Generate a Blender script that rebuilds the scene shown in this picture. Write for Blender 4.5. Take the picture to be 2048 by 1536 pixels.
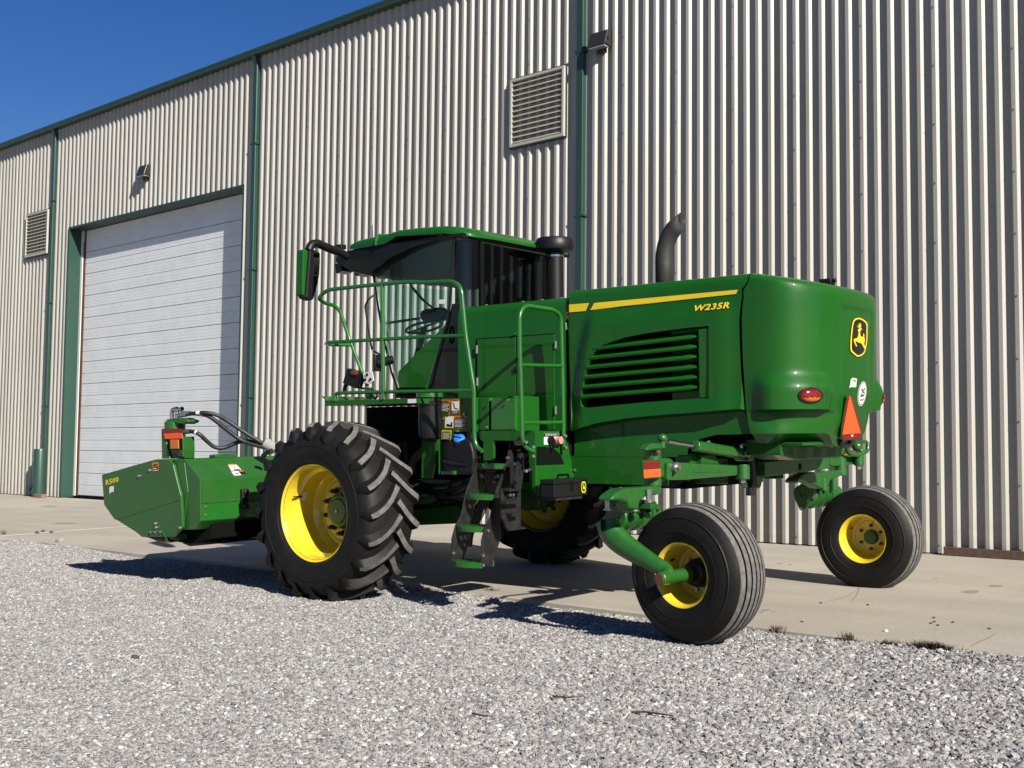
import bpy, bmesh, math, random
import numpy as np
from math import sin, cos, tan, pi, radians, sqrt, hypot, atan2
from mathutils import Vector, Matrix, Euler
from mathutils.geometry import delaunay_2d_cdt
from mathutils.bvhtree import BVHTree

for o in list(bpy.data.objects):
    bpy.data.objects.remove(o)
SC = bpy.context.scene
COL = SC.collection
rnd = random.Random(7)

# ------------------------------------------------------------------ camera
FPX = 2300.0
CAM_POS = np.array([0.0, 0.0, 1.30])
def cam_basis(pitch, roll, yaw):
    cp, sp, cy, sy = cos(pitch), sin(pitch), cos(yaw), sin(yaw)
    w = np.array([sy*cp, cy*cp, sp]); r0 = np.array([cy, -sy, 0.0]); u0 = np.cross(r0, w)
    return cos(roll)*r0 + sin(roll)*u0, -sin(roll)*r0 + cos(roll)*u0, w
CR, CU, CW = cam_basis(radians(3.5377), radians(0.5679), radians(-41.304))
cam_d = bpy.data.cameras.new('camera')
cam = bpy.data.objects.new('camera', cam_d); COL.objects.link(cam)
cam_d.sensor_width = 36.0
cam_d.lens = FPX/2048*36.0
cam_d.clip_start = 0.05; cam_d.clip_end = 3000
M = Matrix.Identity(4)
for i in range(3):
    M[i][0] = CR[i]; M[i][1] = CU[i]; M[i][2] = -CW[i]; M[i][3] = CAM_POS[i]
cam.matrix_world = M
SC.camera = cam

# ------------------------------------------------------------------ light
SUN_AZ = radians(17.0)      # from +X toward -Y
SUN_EL = radians(31.0)
TO_SUN = Vector((cos(SUN_EL)*cos(SUN_AZ), -cos(SUN_EL)*sin(SUN_AZ), sin(SUN_EL)))
world = bpy.data.worlds.new('World'); SC.world = world; world.use_nodes = True
wn = world.node_tree.nodes; wl = world.node_tree.links
bg = wn['Background']
sky = wn.new('ShaderNodeTexSky'); sky.sky_type = 'NISHITA'; sky.sun_disc = False
sky.sun_elevation = SUN_EL
sky.sun_rotation = atan2(TO_SUN.x, TO_SUN.y)
sky.altitude = 200; sky.air_density = 1.0; sky.dust_density = 0.25; sky.ozone_density = 3.0
hsv = wn.new('ShaderNodeHueSaturation'); hsv.inputs['Hue'].default_value = .517; hsv.inputs['Saturation'].default_value = 1.34; hsv.inputs['Value'].default_value = .84
wl.new(sky.outputs[0], hsv.inputs['Color']); wl.new(hsv.outputs[0], bg.inputs[0]); bg.inputs[1].default_value = 0.05
sun_d = bpy.data.lights.new('sun', 'SUN'); sun = bpy.data.objects.new('sun', sun_d); COL.objects.link(sun)
sun_d.energy = 5.0; sun_d.angle = radians(0.55); sun_d.color = (1.0, 0.93, 0.82)
sun.rotation_euler = TO_SUN.to_track_quat('Z', 'Y').to_euler(); sun.location = (6, -6, 12)
SC.view_settings.view_transform = 'Standard'; SC.view_settings.look = 'None'
SC.view_settings.exposure = 1.0; SC.view_settings.gamma = 1.0
SC.view_settings.use_curve_mapping = False

# ------------------------------------------------------------------ pixel -> place
MD, MT = radians(3.0), radians(1.7)
Rz = np.array([[cos(MD), -sin(MD), 0], [sin(MD), cos(MD), 0], [0, 0, 1]])
Rx = np.array([[1, 0, 0], [0, cos(MT), -sin(MT)], [0, sin(MT), cos(MT)]])
RM = Rz @ Rx
MO = np.array([-8.2627, 8.5596, 0.04])     # point on the ground under the middle of the front axle
ZON = dict(P=(0, 0, 1), A=(580, 420, 3.4133), B=(1100, 420, 2.9257), C=(500, 780, 3.4133), D=(1180, 840, 2.9257),
           E=(180, 800, 4.8), F=(820, 760, 3.84), G=(1560, 600, 5.12), H=(600, 440, 8.533), I=(1480, 820, 6.8267),
           J=(1190, 850, 7.877), K=(1000, 880, 6.1433))
def ray(z, x, y):
    ox, oy, s = ZON[z]
    return ((ox + x/s) - 1024)/FPX*CR - ((oy + y/s) - 768)/FPX*CU + CW
def S(z, x, y, /, **k):
    """photo pixel (in a zoom region) -> point of the machine on the plane x=, y= or z= (machine axes)"""
    d = RM.T @ ray(z, x, y); p = RM.T @ (CAM_POS - MO)
    n, v = list(k.items())[0]; i = 'xyz'.index(n)
    return Vector(p + (v - p[i])/d[i]*d)
def SP(z, pts, /, **k):
    return [S(z, a, b, **k) for a, b in pts]
def mray(z, x, y):
    return Vector(RM.T @ (CAM_POS - MO)), Vector(RM.T @ ray(z, x, y)).normalized()
def Wd(x, y, Y=14.0):
    d = ray('P', x, y); return Vector(CAM_POS + (Y - CAM_POS[1])/d[1]*d)
def Gd(x, y, z=0.0):
    d = ray('P', x, y); return Vector(CAM_POS + (z - CAM_POS[2])/d[2]*d)

# ------------------------------------------------------------------ materials
def srgb(h):
    c = [int(h[i:i+2], 16)/255 for i in (0, 2, 4)]
    return tuple((x/12.92 if x <= .04045 else ((x+.055)/1.055)**2.4) for x in c)
MATS = {}
KA = .70                                  # all surfaces measured a little dark, with the exposure to match
def mat(name, col, rough=.5, metal=0.0, coat=0.0, var=0.0, vscale=8.0, bump=0.0, bscale=60.0, dirt=None, dscale=3.0, damt=.5,
        spec=.5, rvar=0.0, emit=None):
    col = tuple(c*KA for c in col); dirt = None if dirt is None else tuple(c*KA for c in dirt)
    m = bpy.data.materials.new(name); MATS[name] = m; m.use_nodes = True
    nt = m.node_tree; N = nt.nodes; Lk = nt.links; b = N['Principled BSDF']
    b.inputs['Roughness'].default_value = rough; b.inputs['Metallic'].default_value = metal
    b.inputs['Coat Weight'].default_value = coat; b.inputs['Coat Roughness'].default_value = .04
    b.inputs['Specular IOR Level'].default_value = spec
    b.inputs['Base Color'].default_value = (*col, 1)
    tc = None
    def coord():
        nonlocal tc
        if tc is None: tc = N.new('ShaderNodeTexCoord')
        return tc.outputs['Object']
    src = None
    if var > 0:
        nz = N.new('ShaderNodeTexNoise'); nz.inputs['Scale'].default_value = vscale; nz.inputs['Detail'].default_value = 6
        Lk.new(coord(), nz.inputs['Vector'])
        mr = N.new('ShaderNodeMapRange'); mr.inputs[1].default_value = .3; mr.inputs[2].default_value = .7
        mr.inputs[3].default_value = 1-var; mr.inputs[4].default_value = 1+var
        Lk.new(nz.outputs['Fac'], mr.inputs[0])
        mx = N.new('ShaderNodeMix'); mx.data_type = 'RGBA'; mx.blend_type = 'MULTIPLY'; mx.inputs[0].default_value = 1
        mx.inputs[6].default_value = (*col, 1); Lk.new(mr.outputs[0], mx.inputs[7]); src = mx.outputs[2]
        if rvar > 0:
            m2 = N.new('ShaderNodeMapRange'); m2.inputs[3].default_value = max(0, rough-rvar); m2.inputs[4].default_value = min(1, rough+rvar)
            m2.inputs[1].default_value = .3; m2.inputs[2].default_value = .7
            Lk.new(nz.outputs['Fac'], m2.inputs[0]); Lk.new(m2.outputs[0], b.inputs['Roughness'])
    if dirt is not None:
        nd = N.new('ShaderNodeTexNoise'); nd.inputs['Scale'].default_value = dscale; nd.inputs['Detail'].default_value = 9
        nd.inputs['Roughness'].default_value = .68
        Lk.new(coord(), nd.inputs['Vector'])
        mr = N.new('ShaderNodeMapRange'); mr.inputs[1].default_value = .45; mr.inputs[2].default_value = .75; mr.inputs[4].default_value = damt
        Lk.new(nd.outputs['Fac'], mr.inputs[0])
        mx = N.new('ShaderNodeMix'); mx.data_type = 'RGBA'
        Lk.new(mr.outputs[0], mx.inputs[0])
        if src: Lk.new(src, mx.inputs[6])
        else: mx.inputs[6].default_value = (*col, 1)
        mx.inputs[7].default_value = (*dirt, 1); src = mx.outputs[2]
    if src: Lk.new(src, b.inputs['Base Color'])
    if bump > 0:
        nb = N.new('ShaderNodeTexNoise'); nb.inputs['Scale'].default_value = bscale; nb.inputs['Detail'].default_value = 5
        Lk.new(coord(), nb.inputs['Vector'])
        bp = N.new('ShaderNodeBump'); bp.inputs['Strength'].default_value = bump; bp.inputs['Distance'].default_value = .01
        Lk.new(nb.outputs['Fac'], bp.inputs['Height']); Lk.new(bp.outputs[0], b.inputs['Normal'])
        if coat > 0: Lk.new(bp.outputs[0], b.inputs['Coat Normal'])
    return m
GREEN = (.0085, .098, .0085)
mat('green_paint', GREEN, .42, coat=.38, var=.05, vscale=3, dirt=(.10, .12, .06), dscale=2.2, damt=.06, rvar=.06, spec=.15, bump=.030, bscale=4.5)
mat('green_header', (.016, .108, .013), .36, coat=.25, var=.06, vscale=4, dirt=(.12, .12, .09), dscale=5, damt=.16)
mat('green_cast', (.013, .112, .013), .40, coat=.25, var=.12, vscale=14, bump=.12, bscale=40, dirt=(.05, .05, .03), dscale=9, damt=.3)
mat('green_rail', (.015, .135, .016), .3, coat=.4, var=.06)
mat('yellow_paint', (.84, .61, .032), .32, coat=.6, var=.07, vscale=6, dirt=(.22, .13, .03), dscale=5, damt=.22)
mat('decal_yellow', (.86, .66, .02), .35)
mat('black_plastic', (.0065, .007, .0075), .45, var=.2, bump=.05, bscale=120, spec=.3)
mat('black_gloss', (.005, .0055, .006), .2, coat=.25, spec=.3)
mat('black_matt', (.005, .005, .005), .9, spec=.1)
mat('black_steel', (.012, .0125, .014), .45, var=.25, vscale=18, dirt=(.08, .075, .065), dscale=14, damt=.3, spec=.3)
mat('nut_steel', (.075, .066, .058), .5, metal=.3, var=.2)
mat('exhaust_black', (.035, .034, .034), .62, metal=.2, var=.2, bump=.1)
mat('rubber', (.0075, .0075, .0075), .58, var=.25, vscale=10, bump=.12, bscale=50, dirt=(.035, .030, .025), dscale=3.5, damt=.3, spec=.22)
mat('rubber_worn', (.140, .136, .130), .9, var=.3, vscale=30, bump=.3, bscale=90, dirt=(.05, .05, .048), dscale=16, damt=.8)
mat('chrome', (.75, .76, .77), .12, metal=1.0)
mat('zinc', (.55, .55, .52), .35, metal=.9)
mat('rust', (.13, .045, .02), .8, var=.3)
mat('hose', (.016, .016, .017), .5, bump=.25, bscale=200)
mat('white_decal', (.78, .78, .76), .4)
mat('black_decal', (.012, .012, .013), .4)
mat('orange_decal', (.72, .20, .015), .4)
mat('blue_cap', (.03, .20, .72), .35)
mat('red_lens', (.20, .006, .008), .15, coat=.5)
mat('amber_lens', (.62, .16, .008), .15, coat=.5)
mat('fluo_orange', (1.0, .105, .018), .5)
mat('reflect_red', (.20, .008, .010), .3)
mat('pink_knob', (.75, .28, .25), .4)
mat('seat_fabric', (.02, .02, .022), .9)
mat('trim_green', (.020, .066, .050), .38, var=.06, vscale=4)
mat('door_white', (.80, .835, .87), .42, var=.03, vscale=2, dirt=(.42, .44, .45), dscale=2.5, damt=.2)
mat('louvre_metal', (.50, .48, .42), .45, var=.05)
mat('dark_void', (.012, .012, .013), .9)
mat('lamp_bronze', (.028, .026, .027), .4)
mat('lamp_glass', (.35, .36, .37), .15)
mat('roof_metal', (.45, .46, .46), .5, var=.06)
mat('brick_red', (.24, .12, .085), .85, var=.2, vscale=20, bump=.3)
mat('old_wood', (.115, .068, .048), .85, var=.3, vscale=20, bump=.3, bscale=60)
mat('dry_weed', (.12, .085, .042), .8, var=.3, vscale=40)
mat('green_weed', (.045, .05, .024), .8, var=.3, vscale=40)
mat('twig', (.035, .028, .022), .85)
mat('stone_grey', (.30, .295, .285), .85, var=.25, vscale=40)
mat('stain', (.16, .145, .12), .9)
mat('stain_soft', (.27, .25, .215), .9, var=.12, vscale=12)
mat('stone_dark', (.07, .06, .05), .85, var=.25, vscale=40)

def glass_mat(name, tint, ior=1.5, rough=0.0):
    m = bpy.data.materials.new(name); MATS[name] = m; m.use_nodes = True
    nt = m.node_tree; N = nt.nodes; Lk = nt.links; N.remove(N['Principled BSDF'])
    out = N['Material Output']
    t = N.new('ShaderNodeBsdfTransparent'); t.inputs[0].default_value = (*tint, 1)
    g = N.new('ShaderNodeBsdfGlossy'); g.inputs['Roughness'].default_value = rough
    f = N.new('ShaderNodeLayerWeight'); f.inputs[0].default_value = .5
    pw = N.new('ShaderNodeMath'); pw.operation = 'POWER'; pw.inputs[1].default_value = 4.5; Lk.new(f.outputs['Facing'], pw.inputs[0])
    r0 = ((ior-1)/(ior+1))**2
    ma = N.new('ShaderNodeMath'); ma.operation = 'MULTIPLY_ADD'; ma.inputs[1].default_value = 1-r0; ma.inputs[2].default_value = r0; Lk.new(pw.outputs[0], ma.inputs[0])
    mx = N.new('ShaderNodeMixShader')
    Lk.new(ma.outputs[0], mx.inputs[0]); Lk.new(t.outputs[0], mx.inputs[1]); Lk.new(g.outputs[0], mx.inputs[2])
    Lk.new(mx.outputs[0], out.inputs[0])
    return m
glass_mat('glass_green', (.70, .86, .81), 1.5)
glass_mat('glass_dark', (.17, .18, .19), 1.55)
glass_mat('mirror_dark', (.01, .01, .01), 2.6)

def sheet_material():
    m = bpy.data.materials.new('sheet_metal'); MATS['sheet_metal'] = m; m.use_nodes = True
    nt = m.node_tree; N = nt.nodes; Lk = nt.links; b = N['Principled BSDF']
    geo = N.new('ShaderNodeNewGeometry'); oi = N.new('ShaderNodeObjectInfo')
    def noise(scale, vec, det=5):
        mp = N.new('ShaderNodeMapping'); mp.inputs['Scale'].default_value = vec; Lk.new(geo.outputs['Position'], mp.inputs[0])
        n = N.new('ShaderNodeTexNoise'); n.inputs['Scale'].default_value = scale; n.inputs['Detail'].default_value = det; Lk.new(mp.outputs[0], n.inputs['Vector']); return n.outputs['Fac']
    def rng(src, a, c, d, e):
        r = N.new('ShaderNodeMapRange'); Lk.new(src, r.inputs[0])
        for i, v in enumerate((a, c, d, e)): r.inputs[i+1].default_value = v
        return r.outputs[0]
    def mul(x, y):
        q = N.new('ShaderNodeMath'); q.operation = 'MULTIPLY'; Lk.new(x, q.inputs[0]); Lk.new(y, q.inputs[1]); return q.outputs[0]
    tone = mul(mul(rng(noise(1, (5, 5, .12)), .3, .7, .93, 1.06), rng(noise(.35, (1, 1, 1)), .3, .7, .95, 1.05)), rng(oi.outputs['Random'], 0, 1, .955, 1.045))
    mx = N.new('ShaderNodeMix'); mx.data_type = 'RGBA'; mx.blend_type = 'MULTIPLY'; mx.inputs[0].default_value = 1
    mx.inputs[6].default_value = (.295, .287, .262, 1); Lk.new(tone, mx.inputs[7])
    sp = N.new('ShaderNodeSeparateXYZ'); Lk.new(geo.outputs['Position'], sp.inputs[0])
    dirt = mul(rng(sp.outputs[2], .15, .75, .55, 0), rng(noise(3.2, (1, 1, 2.2), 8), .35, .7, 0, 1))
    m2 = N.new('ShaderNodeMix'); m2.data_type = 'RGBA'; Lk.new(dirt, m2.inputs[0]); Lk.new(mx.outputs[2], m2.inputs[6]); m2.inputs[7].default_value = (.20, .175, .14, 1)
    Lk.new(m2.outputs[2], b.inputs['Base Color']); b.inputs['Roughness'].default_value = .42; b.inputs['Specular IOR Level'].default_value = .4
    bp = N.new('ShaderNodeBump'); bp.inputs['Strength'].default_value = .06; bp.inputs['Distance'].default_value = .01; Lk.new(noise(2.2, (1, 1, .35)), bp.inputs['Height']); Lk.new(bp.outputs[0], b.inputs['Normal'])
sheet_material()
def concrete_material():
    m = bpy.data.materials.new('concrete'); MATS['concrete'] = m; m.use_nodes = True
    nt = m.node_tree; N = nt.nodes; Lk = nt.links; b = N['Principled BSDF']
    tc = N.new('ShaderNodeTexCoord')
    mp = N.new('ShaderNodeMapping'); mp.inputs['Scale'].default_value = (.55, 1.5, 1); Lk.new(tc.outputs['Object'], mp.inputs[0])
    n1 = N.new('ShaderNodeTexNoise'); n1.inputs['Scale'].default_value = 1.1; n1.inputs['Detail'].default_value = 8; Lk.new(mp.outputs[0], n1.inputs['Vector'])
    n2 = N.new('ShaderNodeTexNoise'); n2.inputs['Scale'].default_value = .55; n2.inputs['Detail'].default_value = 6; Lk.new(tc.outputs['Object'], n2.inputs['Vector'])
    n3 = N.new('ShaderNodeTexNoise'); n3.inputs['Scale'].default_value = 55; n3.inputs['Detail'].default_value = 6; Lk.new(tc.outputs['Object'], n3.inputs['Vector'])
    r1 = N.new('ShaderNodeValToRGB'); r1.color_ramp.elements[0].position = .3; r1.color_ramp.elements[1].position = .72
    r1.color_ramp.elements[0].color = (0.285, 0.262, 0.220, 1); r1.color_ramp.elements[1].color = (0.345, 0.316, 0.266, 1)
    Lk.new(n1.outputs['Fac'], r1.inputs[0])
    r2 = N.new('ShaderNodeValToRGB'); r2.color_ramp.elements[0].position = .32; r2.color_ramp.elements[1].position = .7
    r2.color_ramp.elements[0].color = (.88, .88, .90, 1); r2.color_ramp.elements[1].color = (1.08, 1.07, 1.04, 1)
    Lk.new(n2.outputs['Fac'], r2.inputs[0])
    mx = N.new('ShaderNodeMix'); mx.data_type = 'RGBA'; mx.blend_type = 'MULTIPLY'; mx.inputs[0].default_value = 1
    Lk.new(r1.outputs[0], mx.inputs[6]); Lk.new(r2.outputs[0], mx.inputs[7])
    r3 = N.new('ShaderNodeValToRGB'); r3.color_ramp.elements[0].position = .3; r3.color_ramp.elements[1].position = .7
    r3.color_ramp.elements[0].color = (.84, .84, .84, 1); r3.color_ramp.elements[1].color = (1.1, 1.1, 1.1, 1)
    Lk.new(n3.outputs['Fac'], r3.inputs[0])
    m2 = N.new('ShaderNodeMix'); m2.data_type = 'RGBA'; m2.blend_type = 'MULTIPLY'; m2.inputs[0].default_value = 1
    Lk.new(mx.outputs[2], m2.inputs[6]); Lk.new(r3.outputs[0], m2.inputs[7])
    # dark stains with a shape of their own
    n4 = N.new('ShaderNodeTexNoise'); n4.inputs['Scale'].default_value = 2.3; n4.inputs['Detail'].default_value = 4
    mp4 = N.new('ShaderNodeMapping'); mp4.inputs['Scale'].default_value = (.5, 1.6, 1); mp4.inputs['Location'].default_value = (3.1, 1.7, 0)
    Lk.new(tc.outputs['Object'], mp4.inputs[0]); Lk.new(mp4.outputs[0], n4.inputs['Vector'])
    r4 = N.new('ShaderNodeMapRange'); r4.inputs[1].default_value = .66; r4.inputs[2].default_value = .74; r4.inputs[4].default_value = .4
    Lk.new(n4.outputs['Fac'], r4.inputs[0])
    m3 = N.new('ShaderNodeMix'); m3.data_type = 'RGBA'; Lk.new(r4.outputs[0], m3.inputs[0]); Lk.new(m2.outputs[2], m3.inputs[6])
    m3.inputs[7].default_value = (0.133, 0.122, 0.112, 1)
    Lk.new(m3.outputs[2], b.inputs['Base Color']); b.inputs['Roughness'].default_value = .85
    bp = N.new('ShaderNodeBump'); bp.inputs['Strength'].default_value = .25; bp.inputs['Distance'].default_value = .004
    Lk.new(n3.outputs['Fac'], bp.inputs['Height']); Lk.new(bp.outputs[0], b.inputs['Normal'])
concrete_material()

def ground_material():
    m = bpy.data.materials.new('gravel_bed'); MATS['gravel_bed'] = m; m.use_nodes = True
    nt = m.node_tree; N = nt.nodes; Lk = nt.links; b = N['Principled BSDF']
    tc = N.new('ShaderNodeTexCoord')
    v = N.new('ShaderNodeTexVoronoi'); v.inputs['Scale'].default_value = 42; Lk.new(tc.outputs['Object'], v.inputs['Vector'])
    r = N.new('ShaderNodeValToRGB'); e = r.color_ramp.elements
    e[0].color = (.17, .167, .163, 1); e[1].color = (.36, .35, .34, 1)
    Lk.new(v.outputs['Color'], r.inputs[0])
    n = N.new('ShaderNodeTexNoise'); n.inputs['Scale'].default_value = .8; n.inputs['Detail'].default_value = 5; Lk.new(tc.outputs['Object'], n.inputs['Vector'])
    r2 = N.new('ShaderNodeValToRGB'); r2.color_ramp.elements[0].color = (.8, .8, .82, 1); r2.color_ramp.elements[1].color = (1.15, 1.1, 1.05, 1)
    Lk.new(n.outputs['Fac'], r2.inputs[0])
    mx = N.new('ShaderNodeMix'); mx.data_type = 'RGBA'; mx.blend_type = 'MULTIPLY'; mx.inputs[0].default_value = 1
    Lk.new(r.outputs[0], mx.inputs[6]); Lk.new(r2.outputs[0], mx.inputs[7]); Lk.new(mx.outputs[2], b.inputs['Base Color'])
    b.inputs['Roughness'].default_value = .9
    bp = N.new('ShaderNodeBump'); bp.inputs['Strength'].default_value = .8; bp.inputs['Distance'].default_value = .02
    Lk.new(v.outputs['Distance'], bp.inputs['Height']); bp.invert = True; Lk.new(bp.outputs[0], b.inputs['Normal'])
ground_material()

def gravel_material():
    m = bpy.data.materials.new('gravel_stone'); MATS['gravel_stone'] = m; m.use_nodes = True
    nt = m.node_tree; N = nt.nodes; Lk = nt.links; b = N['Principled BSDF']
    a = N.new('ShaderNodeAttribute'); a.attribute_type = 'INSTANCER'; a.attribute_name = 'tone'
    r = N.new('ShaderNodeValToRGB'); cr = r.color_ramp; e = cr.elements
    e[0].position = 0; e[0].color = (.085, .085, .090, 1); e[1].position = 1; e[1].color = (.47, .465, .45, 1)
    for p, c in ((.12, (.135, .135, .140, 1)), (.45, (.205, .203, .205, 1)), (.74, (.270, .265, .260, 1)), (.84, (.275, .240, .215, 1)), (.92, (.33, .325, .315, 1))):
        k = e.new(p); k.color = c
    Lk.new(a.outputs['Fac'], r.inputs[0])
    tc = N.new('ShaderNodeTexCoord'); n = N.new('ShaderNodeTexNoise'); n.inputs['Scale'].default_value = 1.6; n.inputs['Detail'].default_value = 4
    Lk.new(tc.outputs['Object'], n.inputs['Vector'])
    r2 = N.new('ShaderNodeMapRange'); r2.inputs[3].default_value = .75; r2.inputs[4].default_value = 1.25; Lk.new(n.outputs['Fac'], r2.inputs[0])
    mx = N.new('ShaderNodeMix'); mx.data_type = 'RGBA'; mx.blend_type = 'MULTIPLY'; mx.inputs[0].default_value = 1
    Lk.new(r.outputs[0], mx.inputs[6]); Lk.new(r2.outputs[0], mx.inputs[7]); Lk.new(mx.outputs[2], b.inputs['Base Color'])
    b.inputs['Roughness'].default_value = .82
gravel_material()

# ------------------------------------------------------------------ mesh building
def V(*a): return Vector(a)
class MB:
    def __init__(s): s.v = []; s.f = []; s.m = []
    def add(s, vs, fs, m=0):
        n = len(s.v); s.v += [Vector(p) for p in vs]
        for f in fs: s.f.append([i+n for i in f]); s.m.append(m)
        return s
    def box(s, lo, hi, m=0):
        (a, b, c), (d, e, f) = lo, hi
        a, d = min(a, d), max(a, d); b, e = min(b, e), max(b, e); c, f = min(c, f), max(c, f)
        return s.add([(a,b,c),(d,b,c),(d,e,c),(a,e,c),(a,b,f),(d,b,f),(d,e,f),(a,e,f)],
                     [(0,3,2,1),(4,5,6,7),(0,1,5,4),(1,2,6,5),(2,3,7,6),(3,0,4,7)], m)
    def obox(s, c, size, rot=(0,0,0), m=0):
        R = Euler([radians(a) for a in rot]).to_matrix(); c = Vector(c); x, y, z = [q/2 for q in size]
        vs = [c + R @ Vector(p) for p in ((-x,-y,-z),(x,-y,-z),(x,y,-z),(-x,y,-z),(-x,-y,z),(x,-y,z),(x,y,z),(-x,y,z))]
        return s.add(vs, [(0,3,2,1),(4,5,6,7),(0,1,5,4),(1,2,6,5),(2,3,7,6),(3,0,4,7)], m)
    def bar(s, a, b, w, h, up=(0,0,1), m=0):
        a, b = Vector(a), Vector(b); d = (b-a).normalized(); u = Vector(up); sd = d.cross(u).normalized(); u = sd.cross(d)
        vs = []
        for p in (a, b):
            for i, j in ((-1,-1),(1,-1),(1,1),(-1,1)): vs.append(p + sd*i*w/2 + u*j*h/2)
        return s.add(vs, [(0,1,2,3),(7,6,5,4),(0,4,5,1),(1,5,6,2),(2,6,7,3),(3,7,4,0)], m)
    def extr(s, poly, vec, m=0, mside=None):
        n = len(poly); vec = Vector(vec); P = [Vector(p) for p in poly]
        k = len(s.v); s.v += P + [p+vec for p in P]
        s.f.append([k+i for i in range(n)]); s.m.append(m)
        s.f.append([k+n+i for i in reversed(range(n))]); s.m.append(m)
        for i in range(n):
            j = (i+1) % n; s.f.append([k+j, k+i, k+n+i, k+n+j]); s.m.append(m if mside is None else mside)
        return s
    def cyl(s, a, b, r, r2=None, n=16, m=0, caps=True):
        a, b = Vector(a), Vector(b); r2 = r if r2 is None else r2
        d = (b-a).normalized(); t = Vector((0,0,1)) if abs(d.z) < .9 else Vector((1,0,0))
        u = d.cross(t).normalized(); w = d.cross(u)
        vs = []
        for p, q in ((a, r), (b, r2)):
            for i in range(n):
                g = 2*pi*i/n; vs.append(p + (u*cos(g) + w*sin(g))*q)
        fs = [(i, (i+1) % n, n+(i+1) % n, n+i) for i in range(n)]
        if caps: fs += [tuple(reversed(range(n))), tuple(range(n, 2*n))]
        return s.add(vs, fs, m)
    def tube(s, pts, r, n=8, m=0, closed=False):
        P = [Vector(p) for p in pts]; k = len(P); rings = []
        u = None
        for i, p in enumerate(P):
            if closed: d = (P[(i+1) % k]-P[i-1]).normalized()
            else: d = (P[min(i+1, k-1)]-P[max(i-1, 0)]).normalized()
            if u is None:
                t = Vector((0,0,1)) if abs(d.z) < .9 else Vector((1,0,0)); u = d.cross(t).normalized()
            else:
                u = (u - d*u.dot(d)).normalized()
            w = d.cross(u); rr = r[i] if isinstance(r, (list, tuple)) else r
            rings.append([p + (u*cos(2*pi*j/n) + w*sin(2*pi*j/n))*rr for j in range(n)])
        return s.loft(rings, m, cap=not closed, wrap=closed)
    def loft(s, rings, m=0, cap=True, wrap=False, closed=True):
        k = len(s.v); n = len(rings[0]); R = len(rings)
        for r in rings: s.v += [Vector(p) for p in r]
        for i in range(R if wrap else R-1):
            for j in range(n if closed else n-1):
                a = k+i*n+j; b = k+i*n+(j+1) % n; c = k+((i+1) % R)*n+(j+1) % n; d = k+((i+1) % R)*n+j
                s.f.append([a, b, c, d]); s.m.append(m)
        if cap and not wrap and closed:
            s.f.append([k+j for j in reversed(range(n))]); s.m.append(m)
            s.f.append([k+(R-1)*n+j for j in range(n)]); s.m.append(m)
        return s
    def lathe(s, prof, c=(0,0,0), n=48, mf=None, m=0, axis='y', closed=False):
        """prof: list of (r, h); turned about the axis through c"""
        c = Vector(c); k = len(s.v); q = len(prof)
        for r, h in prof:
            for i in range(n):
                g = 2*pi*i/n; a, b = r*cos(g), r*sin(g)
                s.v.append(c + (Vector((a, h, b)) if axis == 'y' else Vector((a, b, h)) if axis == 'z' else Vector((h, a, b))))
        for i in range(q if closed else q-1):
            for j in range(n):
                i2 = (i+1) % q
                s.f.append([k+i*n+j, k+i*n+(j+1) % n, k+i2*n+(j+1) % n, k+i2*n+j]); s.m.append(mf(i) if mf else m)
        return s
    def ball(s, c, r, n=12, k=8, m=0, sc=(1,1,1)):
        pr = [(max(1e-4, sin(pi*i/k)), -cos(pi*i/k)) for i in range(k+1)]
        t = MB().lathe(pr, n=n, axis='z'); c = Vector(c)
        return s.add([c+Vector((p.x*r*sc[0], p.y*r*sc[1], p.z*r*sc[2])) for p in t.v], t.f, m)
    def merge(s, o, M=None, m=None):
        s.add([(M @ p if M else p) for p in o.v], o.f, 0)
        s.m[-len(o.f):] = [x if m is None else m for x in o.m]
        return s
    def mesh(s, name, mats, smooth=35):
        me = bpy.data.meshes.new(name); me.from_pydata([tuple(p) for p in s.v], [], s.f)
        for q in mats: me.materials.append(MATS[q])
        me.polygons.foreach_set('material_index', s.m)
        bm = bmesh.new(); bm.from_mesh(me); bmesh.ops.recalc_face_normals(bm, faces=bm.faces); bm.to_mesh(me); bm.free()
        if smooth:
            me.polygons.foreach_set('use_smooth', [True]*len(me.polygons)); me.set_sharp_from_angle(angle=radians(smooth))
        me.update(); return me
    def build(s, name, mats, parent=None, smooth=35, bevel=0, seg=2, solid=0):
        if isinstance(mats, str): mats = [mats]
        return link(name, s.mesh(name, mats, smooth), parent, bevel, seg, solid)
    def bvh(s):
        return BVHTree.FromPolygons([tuple(p) for p in s.v], s.f)
def link(name, me, parent=None, bevel=0, seg=2, solid=0):
    o = bpy.data.objects.new(name, me); COL.objects.link(o)
    if parent: o.parent = parent
    if solid:
        md = o.modifiers.new('solid', 'SOLIDIFY'); md.thickness = solid; md.offset = 0
    if bevel:
        md = o.modifiers.new('bevel', 'BEVEL'); md.width = bevel; md.segments = seg; md.limit_method = 'ANGLE'; md.angle_limit = radians(40)
        md.harden_normals = False
    return o
def tag(o, label, cat=None, group=None, kind=None):
    if label: o['label'] = label
    if cat: o['category'] = cat
    if group: o['group'] = group
    if kind: o['kind'] = kind
    return o
def empty(name, loc=(0,0,0), rot=None):
    o = bpy.data.objects.new(name, None); COL.objects.link(o); o.location = loc; o.empty_display_size = .3
    if rot is not None: o.rotation_euler = rot
    return o
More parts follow.
